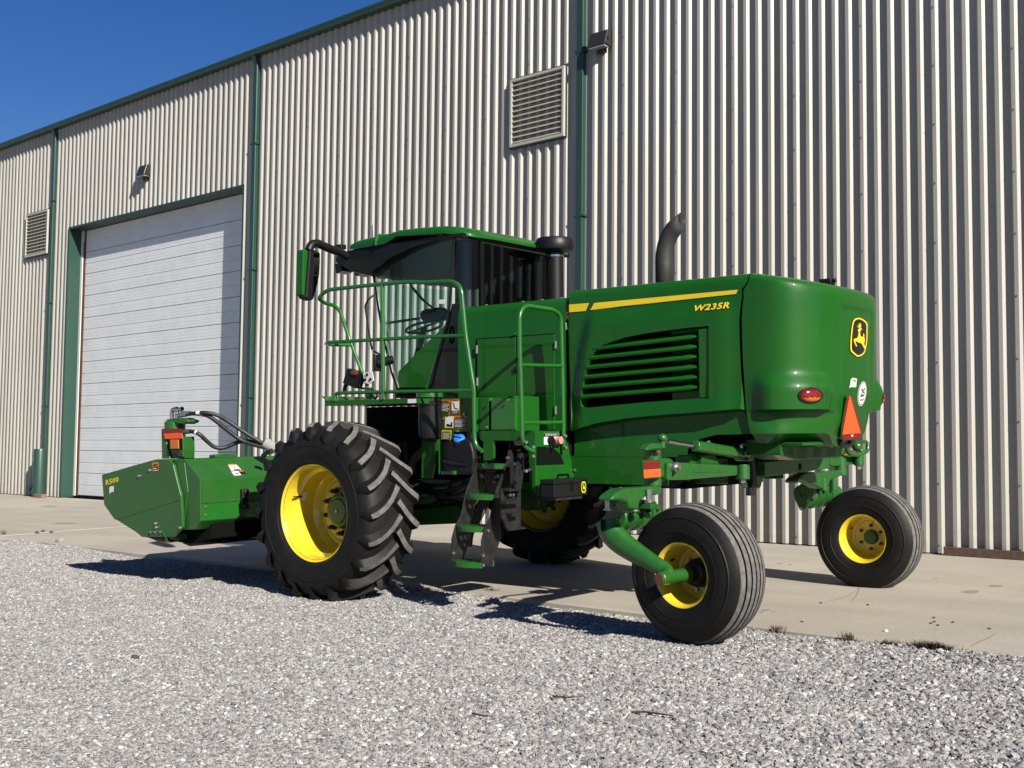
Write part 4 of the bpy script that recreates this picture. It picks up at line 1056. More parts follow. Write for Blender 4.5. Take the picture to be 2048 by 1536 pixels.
b = MB(); b.extr([V(p.x, PY-.0015, p.z) for p in SP('A', [(1271, 878), (1812, 841), (1812, 1512), (1271, 1520)], y=PY)], (0, .001, 0)); b.build('door_gap', 'black_matt', wr, smooth=0)
for x, y, h_ in ((1274, 952, 55), (1277, 1172, 55), (1812, 920, 50), (1812, 1367, 55)):
    p, q = S('A', x, y-h_/2, y=PY-.02), S('A', x, y+h_/2, y=PY-.02); b = MB(); b.cyl(p, q, .008, n=8); b.box((p.x-.012, PY-.019, q.z), (p.x+.012, PY-.013, p.z)); b.build('hinge', 'zinc', wr, smooth=30)
b = MB(); p = S('A', 1545, 1085, y=PY-.02); b.obox((p.x, PY-.022, p.z), (.03, .02, .045)); b.build('door_latch', 'black_plastic', wr, smooth=0, bevel=.004)
b = MB(); p = S('A', 1535, 848, y=PY-.01); b.cyl((p.x, PY-.004, p.z), (p.x, PY-.03, p.z), .012, n=10); b.build('knob', 'green_paint', wr, smooth=40)
for x, y in ((1340, 632), (1590, 608), (1720, 597), (1852, 584)):
    p = S('A', x, y, y=-.62); b = MB(); b.cyl((p.x, -.62, 2.66), (p.x, -.62, 2.69), .014, n=8); b.build('deck_bolt', 'zinc', wr, smooth=40)

# ---------------------------------------------------------------- cab
CYS = -.80
POST = [S('A', *p, y=CYS) for p in ((948, 1222), (995, 1045), (1040, 880), (1078, 745), (1092, 620), (1102, 480), (1112, 330), (1121, 196))]
def fs(z):                                    # front silhouette of the glass at y = -.78
    P = [S('A', *p, y=-.72) for p in ((735, 1235), (690, 1100), (655, 950), (620, 780), (592, 600), (568, 430))]
    return interp(z, [p.z for p in P], [p.x for p in P])
def glass_plan(z):
    x = fs(z); post = interp(z, [p.z for p in POST], [p.x for p in POST])
    return [(x-.20, 0), (x-.19, -.25), (x-.15, -.45), (x-.08, -.61), (x+.02, -.71), (x+.14, -.770), (x+.30, -.794), (lerp(x+.3, post, .5), CYS), (post, CYS)]
ztop = lambda x: interp(x, [-.55, -.38, -.08, .22, .52, .77], [3.04, 3.075, 3.175, 3.265, 3.310, 3.320])
zs_ = list(np.linspace(1.92, 2.98, 12)) + [None, None]
def glass_grid(k0, k1, sgn):
    b = MB(); rings = []
    for z in list(np.linspace(1.93, 3.0, 10)):
        P = glass_plan(z); rings.append([V(P[k][0], sgn*P[k][1], z) for k in range(k0, k1+1)])
    for t in (.5, 1.0):
        P = glass_plan(3.02); ring = []
        for k in range(k0, k1+1):
            zt_ = ztop(P[k][0])+.012; z = lerp(3.0, zt_, t); Q = glass_plan(z); ring.append(V(Q[k][0], sgn*Q[k][1], z))
        rings.append(ring)
    b.loft(rings, closed=False); return b
front = glass_grid(0, 5, 1); f2 = glass_grid(0, 5, -1)
b = MB(); b.merge(front); b.merge(f2); wsd = b.build('windscreen', 'glass_green', wr, smooth=60)
dgl = glass_grid(5, 8, 1).build('door_glass', 'glass_green', wr, smooth=60)
dgr = glass_grid(5, 8, -1).build('side_glass', 'glass_green', wr, smooth=60)
XR = .85
for sgn in (1, -1):                            # tinted wrap-round corner glass
    b = MB(); rings = []
    for z in np.linspace(2.60, 3.30, 5):
        rings.append([V(x, y*sgn, z) for x, y in ((.712, -.80), (.755, -.795), (.792, -.778), (.820, -.745), (.838, -.70), (.847, -.65), (XR, -.60))])
    b.loft(rings, closed=False); b.build('corner_glass', 'glass_dark', wr, smooth=60)
b = MB(); b.add([V(XR, -.595, 2.66), V(XR, .595, 2.66), V(XR, .595, 3.29), V(XR, -.595, 3.29)], [(0, 1, 2, 3)]); rw = b.build('rear_window', 'glass_dark', wr, smooth=0, solid=.006)
b = MB()
for y in (-.598, .598): b.bar((XR+.004, y, 2.64), (XR+.004, y, 3.30), .016, .03, up=(1, 0, 0))
b.bar((XR+.004, -.6, 2.655), (XR+.004, .6, 2.655), .016, .03, up=(1, 0, 0)); b.build('window_frame', 'black_gloss', rw, smooth=0)
# door post, black lower rear panel, green sill panel
b = MB(); b.tube([S('A', *p, y=CYS-.017) for p in ((1121, 196), (1112, 330), (1102, 480), (1092, 620), (1078, 745), (1040, 880), (995, 1045), (948, 1222))], .013, 8); post = b.build('door_post', 'black_gloss', wr, smooth=50)
b = MB(); b.extr([V(p.x, CYS-.006, p.z) for p in SP('A', [(1108, 640), (1148, 640), (1148, 1275), (935, 1275), (985, 1080), (1030, 915), (1075, 760)], y=CYS-.006)], (0, .02, 0)); b.build('cab_side_panel', 'black_gloss', wr, smooth=0)
b = MB(); pts = SP('A', [(738, 1100), (800, 1040), (900, 935), (1000, 840), (1056, 786), (1036, 850), (990, 1005), (955, 1110), (922, 1216), (745, 1216), (733, 1160)], y=CYS-.02); b.extr(pts, (0, .03, 0)); b.build('cab_sill_panel', 'green_paint', wr, smooth=0, bevel=.008)
b = MB(); b.extr([S('A', *p, y=CYS-.025) for p in ((1046, 806), (1056, 790), (1060, 800), (934, 1222), (922, 1218))], (0, .012, 0)); b.build('sill_edge', 'green_rail', wr, smooth=0, bevel=.004)
b = MB(); b.tube(ell_pts := [S('A', 1100+13*cos(t), 853+58*sin(t), y=CYS-.015) for t in np.linspace(0, 2*pi, 21)[:-1]], .006, 6, closed=True); b.build('door_handle', 'black_plastic', wr, smooth=50)
# front mullion seal, floor, interior
b = MB(); b.tube([S('A', *p, y=-.72) for p in ((566, 425), (592, 600), (622, 785), (657, 955), (692, 1105), (740, 1240))], .011, 6); b.build('windscreen_seal', 'black_gloss', wr, smooth=50)
b = MB(); b.extr([V(fs(1.9)-.2, -.55, 1.84), V(fs(1.9)+.05, -.78, 1.84), V(.84, -.78, 1.84), V(.84, .78, 1.84), V(fs(1.9)+.05, .78, 1.84), V(fs(1.9)-.2, .55, 1.84)], (0, 0, .09)); b.build('cab_floor', 'black_matt', wr, smooth=0)
b = MB(); b.box((.78, -.70, 1.9), (.83, .70, 2.64)); b.build('cab_rear_wall', 'black_plastic', wr, smooth=0)
seat = MB(); seat.obox((.45, .0, 2.22), (.48, .5, .14)); seat.build('seat_cushion', 'seat_fabric', wr, smooth=0, bevel=.04, seg=3)
seat = MB(); seat.obox((.64, .0, 2.56), (.12, .5, .58), (0, 8, 0)); seat.obox((.69, .0, 2.92), (.09, .28, .16), (0, 8, 0)); seat.box((.63, -.05, 2.78), (.70, .05, 2.88)); seat.build('seat_back', 'seat_fabric', wr, smooth=0, bevel=.04, seg=3)
b = MB(); b.obox((.55, .42, 2.42), (.55, .16, .10)); b.box((.4, .36, 1.93), (.6, .48, 2.40)); b.build('armrest_console', 'black_plastic', wr, smooth=0, bevel=.02)
mp = S('A', 970, 715, y=-.30)
b = MB(); b.extr([S('A', *p, y=-.30) for p in ((884, 695), (915, 675), (1020, 662), (1062, 690), (1060, 740), (1000, 762), (915, 770), (885, 740))], (0, .09, 0)); b.build('armrest_monitor', 'black_plastic', wr, smooth=0, bevel=.015)
b = MB(); b.tube([S('A', 880, 740, y=-.28), S('A', 760, 758, y=-.28), S('A', 660, 772, y=-.28)], .014, 8); b.build('monitor_arm', 'black_plastic', wr, smooth=50)
sw = S('A', 915, 800, y=-.05)
b = MB(); b.tube([sw+V(.19*cos(t), .19*sin(t), .05*cos(t)) for t in np.linspace(0, 2*pi, 25)[:-1]], .014, 8, closed=True)
b.bar(sw+V(-.18, 0, -.04), sw+V(.18, 0, .04), .03, .015); b.cyl(sw, V(sw.x-.22, sw.y, 1.95), .035, n=12); b.build('steering_wheel', 'black_plastic', wr, smooth=50)
b = MB(); b.tube([S('A', 800, 470, y=-.35), S('A', 840, 540, y=-.38), S('A', 900, 610, y=-.42), S('A', 975, 668, y=-.45)], .011, 6); b.tube([S('A', 845, 535, y=-.37), S('A', 935, 640, y=-.42)], .008, 6); b.build('wiper', 'black_plastic', wr, smooth=50)
b = MB(); b.extr([S('A', *p, y=-.82) for p in ((1018, 612), (1055, 610), (1054, 640), (1018, 641))], (0, .002, 0)); b.build('window_sticker', 'white_decal', wr, smooth=0)

# roof
RW = .88; XF = S('A', 395, 272, y=-RW).x
rx = [XF-.03, XF, XF+.1, -.24, -.13, -.03, .04, .33, .62, .78, .88, .92]
ze = [3.36, 3.350, 3.343, 3.345, 3.348, 3.377, 3.403, 3.382, 3.365, 3.345, 3.322, 3.315]
zt = [3.39, 3.43, 3.452, 3.470, 3.476, 3.480, 3.482, 3.476, 3.458, 3.430, 3.390, 3.350]
wd = [.80, .85, .87, .88, .88, .885, .89, .89, .88, .86, .80, .72]
b = MB(); rings = []
for x, a, c, w_ in zip(rx, ze, zt, wd):
    d = c-a
    half = [(-w_, a), (-w_-.002, a+.30*d), (-w_+.015, a+.62*d), (-w_+.055, a+.84*d), (-w_+.15, a+.95*d), (-.35, c), (0, c+.006)]
    P = half + [(-y, z) for y, z in reversed(half[:-1])]
    P += [(w_*.6, a+.012), (0, a+.012), (-w_*.6, a+.012)]
    rings.append([V(x, y, z) for y, z in P])
b.loft(rings); roof = b.build('cab_roof', 'green_paint', wr, smooth=40)
b = MB(); p0, p1 = S('A', 596, 165, y=-.885), S('A', 585, 242, y=-.885)
b.tube([V(p1.x, -.888, p1.z), V(p1.x, -.884, 3.40), V(p1.x, -.84, 3.455), V(p1.x, -.4, 3.480)], .012, 6); b.build('roof_bead', 'green_rail', roof, smooth=50)
# black headliner / visor below the shell
hl = [(XF-.10, 3.34), (XF-.26, 3.30), (XF-.27, 3.245), (-.70, 3.130), (-.42, 3.060), (-.34, 3.085), (-.08, 3.170), (.22, 3.258), (.52, 3.304), (.78, 3.315), (.86, 3.30), (.87, 3.345)]
hl = [(x, z) for x, z in hl]
b = MB(); rings = []
for y, k in ((-.86, .80), (-.83, .97), (-.74, 1), (0, 1), (.74, 1), (.83, .97), (.86, .80)):
    rings.append([V(lerp(.3, x, k if x < -.3 else 1), y, lerp(3.36, z, k)) for x, z in hl])
b.loft(rings); vis = b.build('roof_visor', 'black_plastic', wr, smooth=35)
for i, y in enumerate(np.linspace(-.68, .68, 6)):
    q = MB(); q.obox((XF-.27, y, 3.20), (.10, .17, .10), (0, -14, 0)); l_ = q.build('work_light', 'black_gloss', vis, smooth=0, bevel=.012)
    q = MB(); q.obox((XF-.323, y, 3.187), (.012, .14, .075), (0, -14, 0)); q.build('lamp_lens', 'lamp_glass', l_, smooth=0)
b = MB(); p = S('A', 562, 100, y=-.55); b.cyl((p.x, -.55, 3.46), (p.x, -.55, p.z), .006, .003, n=6); b.build('antenna', 'black_matt', roof, smooth=40)
b = MB(); p = S('A', 345, 212, y=-.6); b.obox((p.x, -.6, 3.445), (.10, .08, .05)); b.build('roof_beacon_mount', 'black_plastic', roof, smooth=0, bevel=.01)
# mirror on its arm
MXP = S('H', 700, 560, y=-.93).x
b = MB(); b.tube(arcs([V(MXP, -.80, 3.27), S('H', 700, 560, x=MXP), S('H', 480, 480, x=MXP), S('H', 290, 392, x=MXP), S('H', 190, 420, x=MXP), S('H', 150, 520, x=MXP)], .06), .042, 10); arm = b.build('mirror_arm', 'black_plastic', wr, smooth=50)
b = MB(); b.extr([S('H', *p, x=MXP+.03) for p in ((172, 492), (260, 510), (348, 556), (350, 700), (338, 920), (310, 1090), (262, 1260), (238, 1345), (205, 1372), (150, 1365), (92, 1335), (60, 1290), (112, 1290), (138, 900))], (-.09, 0, 0)); mir = b.build('mirror_housing', 'black_plastic', wr, smooth=0, bevel=.018, seg=3)
b = MB(); b.extr([S('H', *p, x=MXP+.0) for p in ((58, 512), (80, 500), (168, 490), (150, 800), (118, 1150), (106, 1300), (56, 1292), (46, 1260), (46, 900))], (-.10, 0, 0)); b.build('mirror_shell', 'green_paint', mir, smooth=0, bevel=.014, seg=3)
b = MB(); b.extr([S('H', *p, x=MXP+.033) for p in ((232, 535), (338, 575), (340, 700), (325, 860), (302, 935), (240, 915))], (-.004, 0, 0)); b.build('mirror_glass', 'mirror_dark', mir, smooth=0)
b = MB(); b.extr([S('H', *p, x=MXP+.033) for p in ((232, 950), (310, 960), (292, 1080), (232, 1290), (210, 1310))], (-.004, 0, 0)); b.build('wide_angle_glass', 'mirror_dark', mir, smooth=0)

# ---------------------------------------------------------------- platform, rails, ladder
RY = -1.60
pa, pb = S('A', 250, 1330, y=RY), S('A', 880, 1322, y=RY)
b = MB(); b.extr([V(pa.x-.02, RY, 1.748), V(pb.x, RY, 1.748), V(pb.x, -.90, 1.748), V(pa.x-.02, -.90, 1.748)], (0, 0, .045)); b.build('platform', 'green_paint', wr, smooth=0, bevel=.004)
b = MB(); b.extr([V(pa.x-.06, RY-.01, 1.835), V(pa.x+.02, RY-.006, 1.79), V(pa.x+.02, -.95, 1.79), V(pa.x-.06, -.95, 1.835)], (.004, 0, .006)); b.build('toe_plate', 'green_paint', wr, smooth=0)
b = MB(); p = S('A', 832, 1304, y=RY-.003); b.box((p.x-.05, RY-.004, p.z-.018), (p.x+.05, RY-.002, p.z+.018)); b.build('platform_label', 'white_decal', wr, smooth=0)
for i in range(7):                                     # drain slots of the grip deck
    x = lerp(pa.x+.1, pb.x-.1, i/6); b = MB(); b.box((x-.05, -1.5, 1.794), (x+.05, -1.0, 1.799)); b.build('grip_strip', 'black_steel', wr, smooth=0)
TR = .0185
def Sr(u, v, /, **k): return S('A', u, v, **(k or dict(y=RY)))
inner = -1.16
main = [Sr(527, 1200, y=inner), Sr(405, 880, y=inner-.02), Sr(342, 690, y=inner-.08), Sr(303, 652, y=-1.30), Sr(228, 632, y=-1.48), Sr(197, 605, y=RY), Sr(218, 573), Sr(262, 545), Sr(560, 512), Sr(800, 490), Sr(930, 496), Sr(1000, 490), Sr(1108, 487), Sr(1152, 512), Sr(1172, 556), Sr(1200, 852), Sr(1240, 1120), Sr(1256, 1215), Sr(1258, 1536), S('F', 500, 480, y=RY), S('F', 520, 525, y=RY), S('F', 556, 545, y=RY)]
b = MB(); b.tube(arcs(main, .05, 4), TR, 10); rail = b.build('handrail', 'green_rail', wr, smooth=60)
b = MB(); b.tube(arcs([Sr(1200, 857), Sr(900, 866), Sr(640, 882), Sr(258, 904), Sr(243, 914, y=-1.54), Sr(270, 920, y=-1.40), Sr(430, 922, y=inner)], .04, 4), TR*.9, 10); b.build('mid_rail', 'green_rail', rail, smooth=60)
b = MB(); b.tube([Sr(630, 508), Sr(634, 900), Sr(640, 1290)], TR, 10); b.build('rail_post', 'green_rail', rail, smooth=60)
b = MB(); b.tube(arcs([Sr(1248, 1232), Sr(1000, 1236), Sr(600, 1242), Sr(322, 1250), Sr(308, 1262), Sr(308, 1300)], .03, 4), TR*.9, 10); b.build('toe_rail', 'green_rail', rail, smooth=60)
# rear hand loop beside the ladder
LX = 2.12
q0 = S('A', 1565, 1100, y=RY)
LX = q0.x
Sl = lambda z, x, y: S(z, x, y, x=LX)
b = MB(); b.tube(arcs([S('F', 950, 548, x=LX+.03), Sl('F', 885, 520), Sl('F', 862, 455), Sl('A', 1580, 1300), Sl('A', 1570, 1000), Sl('A', 1566, 720), Sl('A', 1588, 668), Sl('A', 1622, 655), Sl('A', 1800, 682), Sl('A', 1850, 722), Sl('A', 1858, 1000), Sl('F', 1176, 200), Sl('F', 1180, 548)], .07, 5), TR, 10); loop = b.build('hand_loop', 'green_rail', wr, smooth=60)
for (x0, y0, x1, y1) in ((1570, 1058, 1858, 1064), (1580, 1452, 1860, 1450)):
    b = MB(); b.tube([Sl('A', x0, y0), Sl('A', x1, y1)], TR*.85, 10); b.build('loop_bar', 'green_rail', loop, smooth=60)
for x, y in ((940, 515), (940, 585), (885, 478), (885, 698), (1187, 430), (1189, 518)):
    p = S('F', x, y, x=LX+.02); b = MB(); b.cyl(p, p+V(.02, -.006, 0), .013, n=8); b.build('bolt', 'zinc', loop, smooth=40)

# wall plate with warning labels, tank, canister
DYp = -1.30
dp = plate('decal_panel', 'green_paint', 'F', [(236, 138), (514, 138), (514, 400), (332, 402), (318, 452), (236, 452)], DYp, .02)
plate('panel_rib', 'green_paint', 'F', [(448, 140), (472, 140), (472, 398), (448, 398)], DYp-.02, .018)
plate('corner_channel', 'green_paint', 'F', [(520, 140), (604, 136), (604, 384), (520, 388)], DYp+.03, .03)
plate('service_cover', 'green_rail', 'F', [(622, 138), (808, 142), (808, 384), (622, 384)], DYp+.02, .03)
for x, y in ((628, 148), (758, 153), (594, 362), (300, 262), (255, 297), (420, 262), (370, 392)):
    p = S('F', x, y, y=DYp-.004); b = MB(); b.cyl(p, p+V(0, -.012, 0), .010, n=8); b.build('bolt', 'zinc', dp, smooth=40)
sbx = S('F', 812, 250, y=DYp+.06).x; b = MB(); b.box((sbx-.55, DYp+.06, 1.42), (sbx, -.89, 1.80)); b.build('step_box', 'green_paint', wr, smooth=0, bevel=.006)
def warn(poly, kind, parent, y):
    """poly: bl, br, tr, tl in zone F"""
    P = [Vector((*c, 0)) for c in poly]; Q = lambda u, v: tuple(quad_map(P, u, v)[:2])
    def area(u0, u1, v0, v1, m, dy, nm, par):
        b = MB(); b.extr([S('F', *Q(u, v), y=y-dy) for u, v in ((u0, v0), (u1, v0), (u1, v1), (u0, v1))], (0, .001, 0)); return b.build(nm, m, par, smooth=0)
    o_ = area(0, 1, 0, 1, 'decal_yellow' if kind == 'caution' else 'orange_decal', .003, 'warning_label', parent)
    split = .58 if kind == 'wide' else 1
    if kind == 'wide':
        area(.03, .40, .05, .95, 'white_decal', .005, 'pictogram_field', o_); area(.43, .98, .05, .76, 'black_decal', .005, 'text_field', o_); tx = (.46, .95, .10, .72); nrow = 6; hd = (.47, .95, .79, .95)
        pic = [(.10, .15), (.36, .12), (.36, .5), (.30, .5), (.30, .3), (.2, .3), (.2, .36), (.1, .36)]
    elif kind == 'pict':
        area(.05, .95, .26, .86, 'white_decal', .005, 'pictogram_field', o_); area(.05, .95, .03, .24, 'black_decal', .005, 'text_field', o_); tx = (.12, .88, .06, .22); nrow = 2; hd = (.15, .85, .88, .98)
        pic = [(.15, .80), (.25, .80), (.42, .60), (.40, .45), (.9, .36), (.88, .32), (.35, .40), (.3, .55), (.30, .66)]
    else:
        area(.06, .94, .04, .78, 'black_decal', .005, 'text_field', o_); tx = (.12, .88, .09, .72); nrow = 6; hd = (.12, .88, .81, .96); pic = None
    if pic:
        b = MB(); b.extr([S('F', *Q(u, v), y=y-.007) for u, v in pic], (0, .001, 0)); b.build('pictogram', 'black_decal', o_, smooth=0)
    b = MB()
    for i in range(nrow):
        v0 = lerp(tx[2], tx[3], (i+.25)/nrow); v1 = lerp(tx[2], tx[3], (i+.6)/nrow); u1 = tx[1]-(.12 if i % 3 == 0 else .02*(i % 2))
        b.extr([S('F', *Q(u, v), y=y-.007) for u, v in ((tx[0], v0), (u1, v0), (u1, v1), (tx[0], v1))], (0, .001, 0))
    tl_ = b.build('text_lines', 'white_decal', o_, smooth=0); tl_['kind'] = 'stuff'
    vs, fcs = text_tris('CAUTION' if kind == 'caution' else 'WARNING', bold=.02); b = MB()
    b.add([S('F', *Q(lerp(hd[0], hd[1], u), lerp(hd[2], hd[3], v)), y=y-.0065) for u, v in vs], fcs); b.build('heading', 'black_decal', o_, smooth=0)
warn([(238, 246), (306, 254), (308, 152), (238, 150)], 'text', dp, DYp)
warn([(318, 266), (378, 262), (380, 148), (316, 150)], 'pict', dp, DYp)
warn([(264, 370), (432, 374), (433, 274), (266, 276)], 'wide', dp, DYp)
warn([(240, 458), (312, 462), (318, 386), (248, 384)], 'caution', dp, DYp)
b = MB(); p = S('F', 153, 120, y=-1.38); r_ = .105
pz = S('F', 155, 470, y=-1.38)
b.lathe([(.0, p.z), (r_, p.z), (r_, pz.z+.10), (r_-.012, pz.z+.03), (r_-.05, pz.z), (.0, pz.z-.01)], (p.x, -1.38, 0), 24, axis='z'); can = b.build('air_tank', 'black_plastic', wr, smooth=40)
b = MB(); b.lathe([(.0, p.z+.03), (r_+.012, p.z+.03), (r_+.014, p.z-.015), (r_, p.z-.015)], (p.x, -1.38, 0), 24, axis='z'); b.build('tank_cap', 'green_rail', can, smooth=40)
b = MB(); b.lathe([(r_+.001, p.z-.05), (r_+.008, p.z-.055), (r_+.008, p.z-.085), (r_+.001, p.z-.09)], (p.x, -1.38, 0), 24, axis='z'); b.build('tank_strap', 'black_gloss', can, smooth=40)
b = MB(); b.extr([S('F', *q, y=-1.35) for q in ((94, 240), (212, 240), (212, 500), (165, 760), (85, 755))], (0, .03, 0)); b.build('support_plate', 'green_paint', wr, smooth=0, bevel=.005)
ty = -1.42
def ring(z, pts, dx=0):
    return pts
b = MB(); b.extr([S('F', *q, y=ty) for q in ((228, 480), (300, 472), (360, 468), (430, 452), (462, 480), (480, 540), (490, 600), (480, 720), (455, 730), (240, 728), (226, 700), (240, 660), (226, 600), (240, 560))], (0, .34, 0)); tank = b.build('fluid_tank', 'black_plastic', wr, smooth=0, bevel=.03, seg=3)
b = MB(); b.extr([S('F', *q, y=ty-.012) for q in ((245, 600), (330, 620), (440, 640), (440, 660), (330, 655), (245, 640))], (0, .02, 0)); b.build('tank_groove', 'black_gloss', tank, smooth=0, bevel=.006)
c0 = S('F', 392, 470, y=ty+.06)
b = MB(); b.cyl(c0+V(.01, .02, -.06), c0+V(0, -.018, .010), .075, .066, 20); b.build('filler_neck', 'black_gloss', tank, smooth=40)
b = MB(); b.lathe([(.0, .034), (.04, .032), (.050, .024), (.054, .0), (.0, 0)], n=20, axis='z'); b.obox((0, 0, .040), (.085, .02, .02)); o = b.build('blue_cap', 'blue_cap', tank, smooth=40, bevel=.003); o.location = c0+V(0, -.02, .012); o.rotation_euler = (radians(38), radians(10), 0)
plate('tank_bracket', 'green_paint', 'F', [(216, 470), (228, 470), (228, 726), (216, 726)], ty-.02, .04)
plate('tank_foot', 'green_rail', 'F', [(238, 698), (342, 698), (342, 727), (238, 727)], ty-.025, .03)
# battery switch panel, window, lower fender and toolbox
PX = LX-.035
def xplate(name, m, poly, d, th=.012, parent=wr, bevel=.004):
    b = MB(); b.extr([S('F', *q, x=PX+d) for q in poly], (-th, 0, 0)); return b.build(name, m, parent, smooth=0, bevel=bevel)
YC = S('F', 964, 500, x=PX).y
bp = xplate('switch_panel', 'green_paint', [(964, 390), (1180, 392), (1192, 440), (1218, 505), (1226, 560), (1262, 690), (1262, 728), (966, 742)], 0, .03)
plate('step_frame', 'green_paint', 'F', [(536, 392), (960, 388), (960, 655), (914, 655), (905, 470), (640, 466), (640, 620), (560, 620), (560, 470), (536, 462)], YC, .03)
for nm, m, poly, d in (('switch_label', 'white_decal', [(1030, 410), (1142, 408), (1142, 494), (1030, 496)], .004), ('label_header', 'black_decal', [(1031, 411), (1141, 409), (1141, 434), (1031, 436)], .006)):
    xplate(nm, m, poly, d, .003, bp, 0)
b = MB(); text_on(b, 'BATTERY DISCONNECT', [S('F', *q, x=PX+.0075) for q in ((1040, 429), (1132, 428), (1132, 415), (1040, 416))]); b.build('label_lettering', 'white_decal', bp, smooth=0)
p = S('F', 1075, 462, x=PX+.01); b = MB(); b.cyl(p, p+V(.03, 0, 0), .034, .030, 16); b.bar(p+V(.034, 0, .0), p+V(.04, .005, -.07), .02, .03, up=(1, 0, 0)); b.build('disconnect_switch', 'black_plastic', bp, smooth=40)
p = S('F', 1128, 462, x=PX+.01); b = MB(); b.cyl(p, p+V(.045, 0, 0), .026, .032, 16); b.build('power_stud_cap', 'pink_knob', bp, smooth=40)
xplate('side_window', 'black_gloss', [(972, 655), (972, 512), (1040, 512), (1090, 520), (1130, 545), (1160, 580), (1185, 646)], .004, .004, wr, 0)
xplate('lower_fender', 'green_paint', [(968, 657), (1190, 649), (1262, 690), (1262, 760), (1000, 800), (968, 860)], .022, .05, wr, .010)
plate('fender_side', 'green_paint', 'F', [(912, 656), (964, 656), (964, 862), (945, 866), (925, 850), (912, 790)], YC-.012, .03, wr, .010)
for x, y in ((1258, 692),):
    p = S('F', x, y, x=PX+.03); b = MB(); b.cyl(p, p+V(.014, 0, 0), .013, n=8); b.build('bolt', 'zinc', bp, smooth=40)
p = S('F', 920, 690, y=YC-.02); b = MB(); b.cyl(p, p+V(0, -.014, 0), .013, n=8); b.build('bolt', 'zinc', bp, smooth=40)
TY = -1.42
tc0 = S('F', 1108, 830, y=TY); tx1 = tc0.x; tx0 = S('F', 1002, 800, y=TY).x; tz0, tz1 = S('F', 1110, 903, y=TY).z, S('F', 1104, 766, y=TY).z
ty1 = S('F', 1364, 800, x=tx1).y
b = MB(); b.box((tx0, TY, tz0), (tx1, ty1, tz1-.04)); box = b.build('toolbox', 'black_plastic', wr, smooth=0, bevel=.008)
b = MB(); b.box((tx0-.004, TY-.004, tz1-.037), (tx1+.004, ty1+.004, tz1)); b.build('toolbox_lid', 'black_plastic', box, smooth=0, bevel=.008)
xm = (tx0+tx1)/2; ya, yb = lerp(TY, ty1, .30), lerp(TY, ty1, .62)
b = MB(); b.tube(arcs([V(xm, ya, tz1), V(xm, ya, tz1+.03), V(xm, yb, tz1+.03), V(xm, yb, tz1)], .02), .010, 6); b.build('lid_handle', 'black_gloss', box, smooth=50)
p = S('F', 1245, 795, x=tx1); b = MB(); b.box((tx1+.002, p.y-.014, tz1-.10), (tx1+.014, p.y+.014, tz1-.02)); b.build('toolbox_latch', 'black_gloss', box, smooth=0, bevel=.003)
ec = S('F', 1333, 823, x=tx1+.003)
for nm, m, k, dx in (('box_emblem', 'decal_yellow', 1, .001), ('box_emblem_field', 'green_paint', .8, .002)):
    b = MB(); b.extr([ec+V(dx, .032*k*x, .024*1.9*k*z) for x, z in ((-.6, 1), (.6, 1), (1, .6), (1, -.6), (.6, -1), (-.6, -1), (-1, -.6), (-1, .6))], (-.001, 0, 0)); b.build(nm, m, box, smooth=0)
b = MB(); b.extr([ec+V(.0035, .032*x, .046*z) for x, z in ((-.5, -.3), (-.2, 0), (-.15, .55), (.05, .55), (.0, .1), (.4, .0), (.55, -.55), (.35, -.5), (.15, -.2), (-.2, -.25))], (-.001, 0, 0)); b.build('box_emblem_deer', 'decal_yellow', box, smooth=0)
b = MB(); b.box((PX-.02, TY+.05, tz0-.03), (tx1-.02, ty1-.05, tz0-.004)); b.build('toolbox_shelf', 'black_steel', wr, smooth=0)

# ladder
lad = MB()
steps = [S('F', 668, 640, x=1.60), S('F', 580, 874, x=1.60), S('F', 512, 1118, x=1.60), S('F', 474, 1388, x=1.60)]
ladder = None
def side_plate(zone_pts, x, nm, m='black_steel'):
    b = MB(); b.extr([S('F', *q, x=x) for q in zone_pts], (.010, 0, 0)); return b.build(nm, m, wr, smooth=0, bevel=.002)
sx0, sx1 = 1.44, 1.76
def plate_poly(x, extra):
    P = [V(x, s.y, s.z) for s in steps]
    fr = [p+V(0, -.075, .02) for p in P]; bk = [p+V(0, .10, .02) for p in P]
    poly = [P[0]+V(0, .0, .30), P[0]+V(0, .16, .30)] + bk[:3] + [bk[2]+V(0, .02, -.12), bk[3]+V(0, -.02, .0), bk[3]+V(0, -.03, -.05), fr[3]+V(0, .0, -.05), fr[3]+V(0, .0, .16), fr[2]+V(0, -.02, -.02), fr[2]+V(0, .05, .06)] + [fr[1], fr[0]]
    return poly
for x, nm in ((sx0, 'ladder_side'), (sx1, 'ladder_side')):
    b = MB(); b.extr(plate_poly(x, 0), (.010, 0, 0)); sd_ = b.build(nm, 'black_steel', wr, smooth=0, bevel=.003)
    for s, dz in ((steps[2], -.03), (steps[3], .06), (steps[3], -.02), (steps[0], .05)):
        q = MB(); c = V(x-.0, s.y-.06, s.z+dz); q.cyl(c+V(-.006, 0, 0), c+V(.02, 0, 0), .013, n=8); q.build('bolt', 'zinc', sd_, smooth=40)
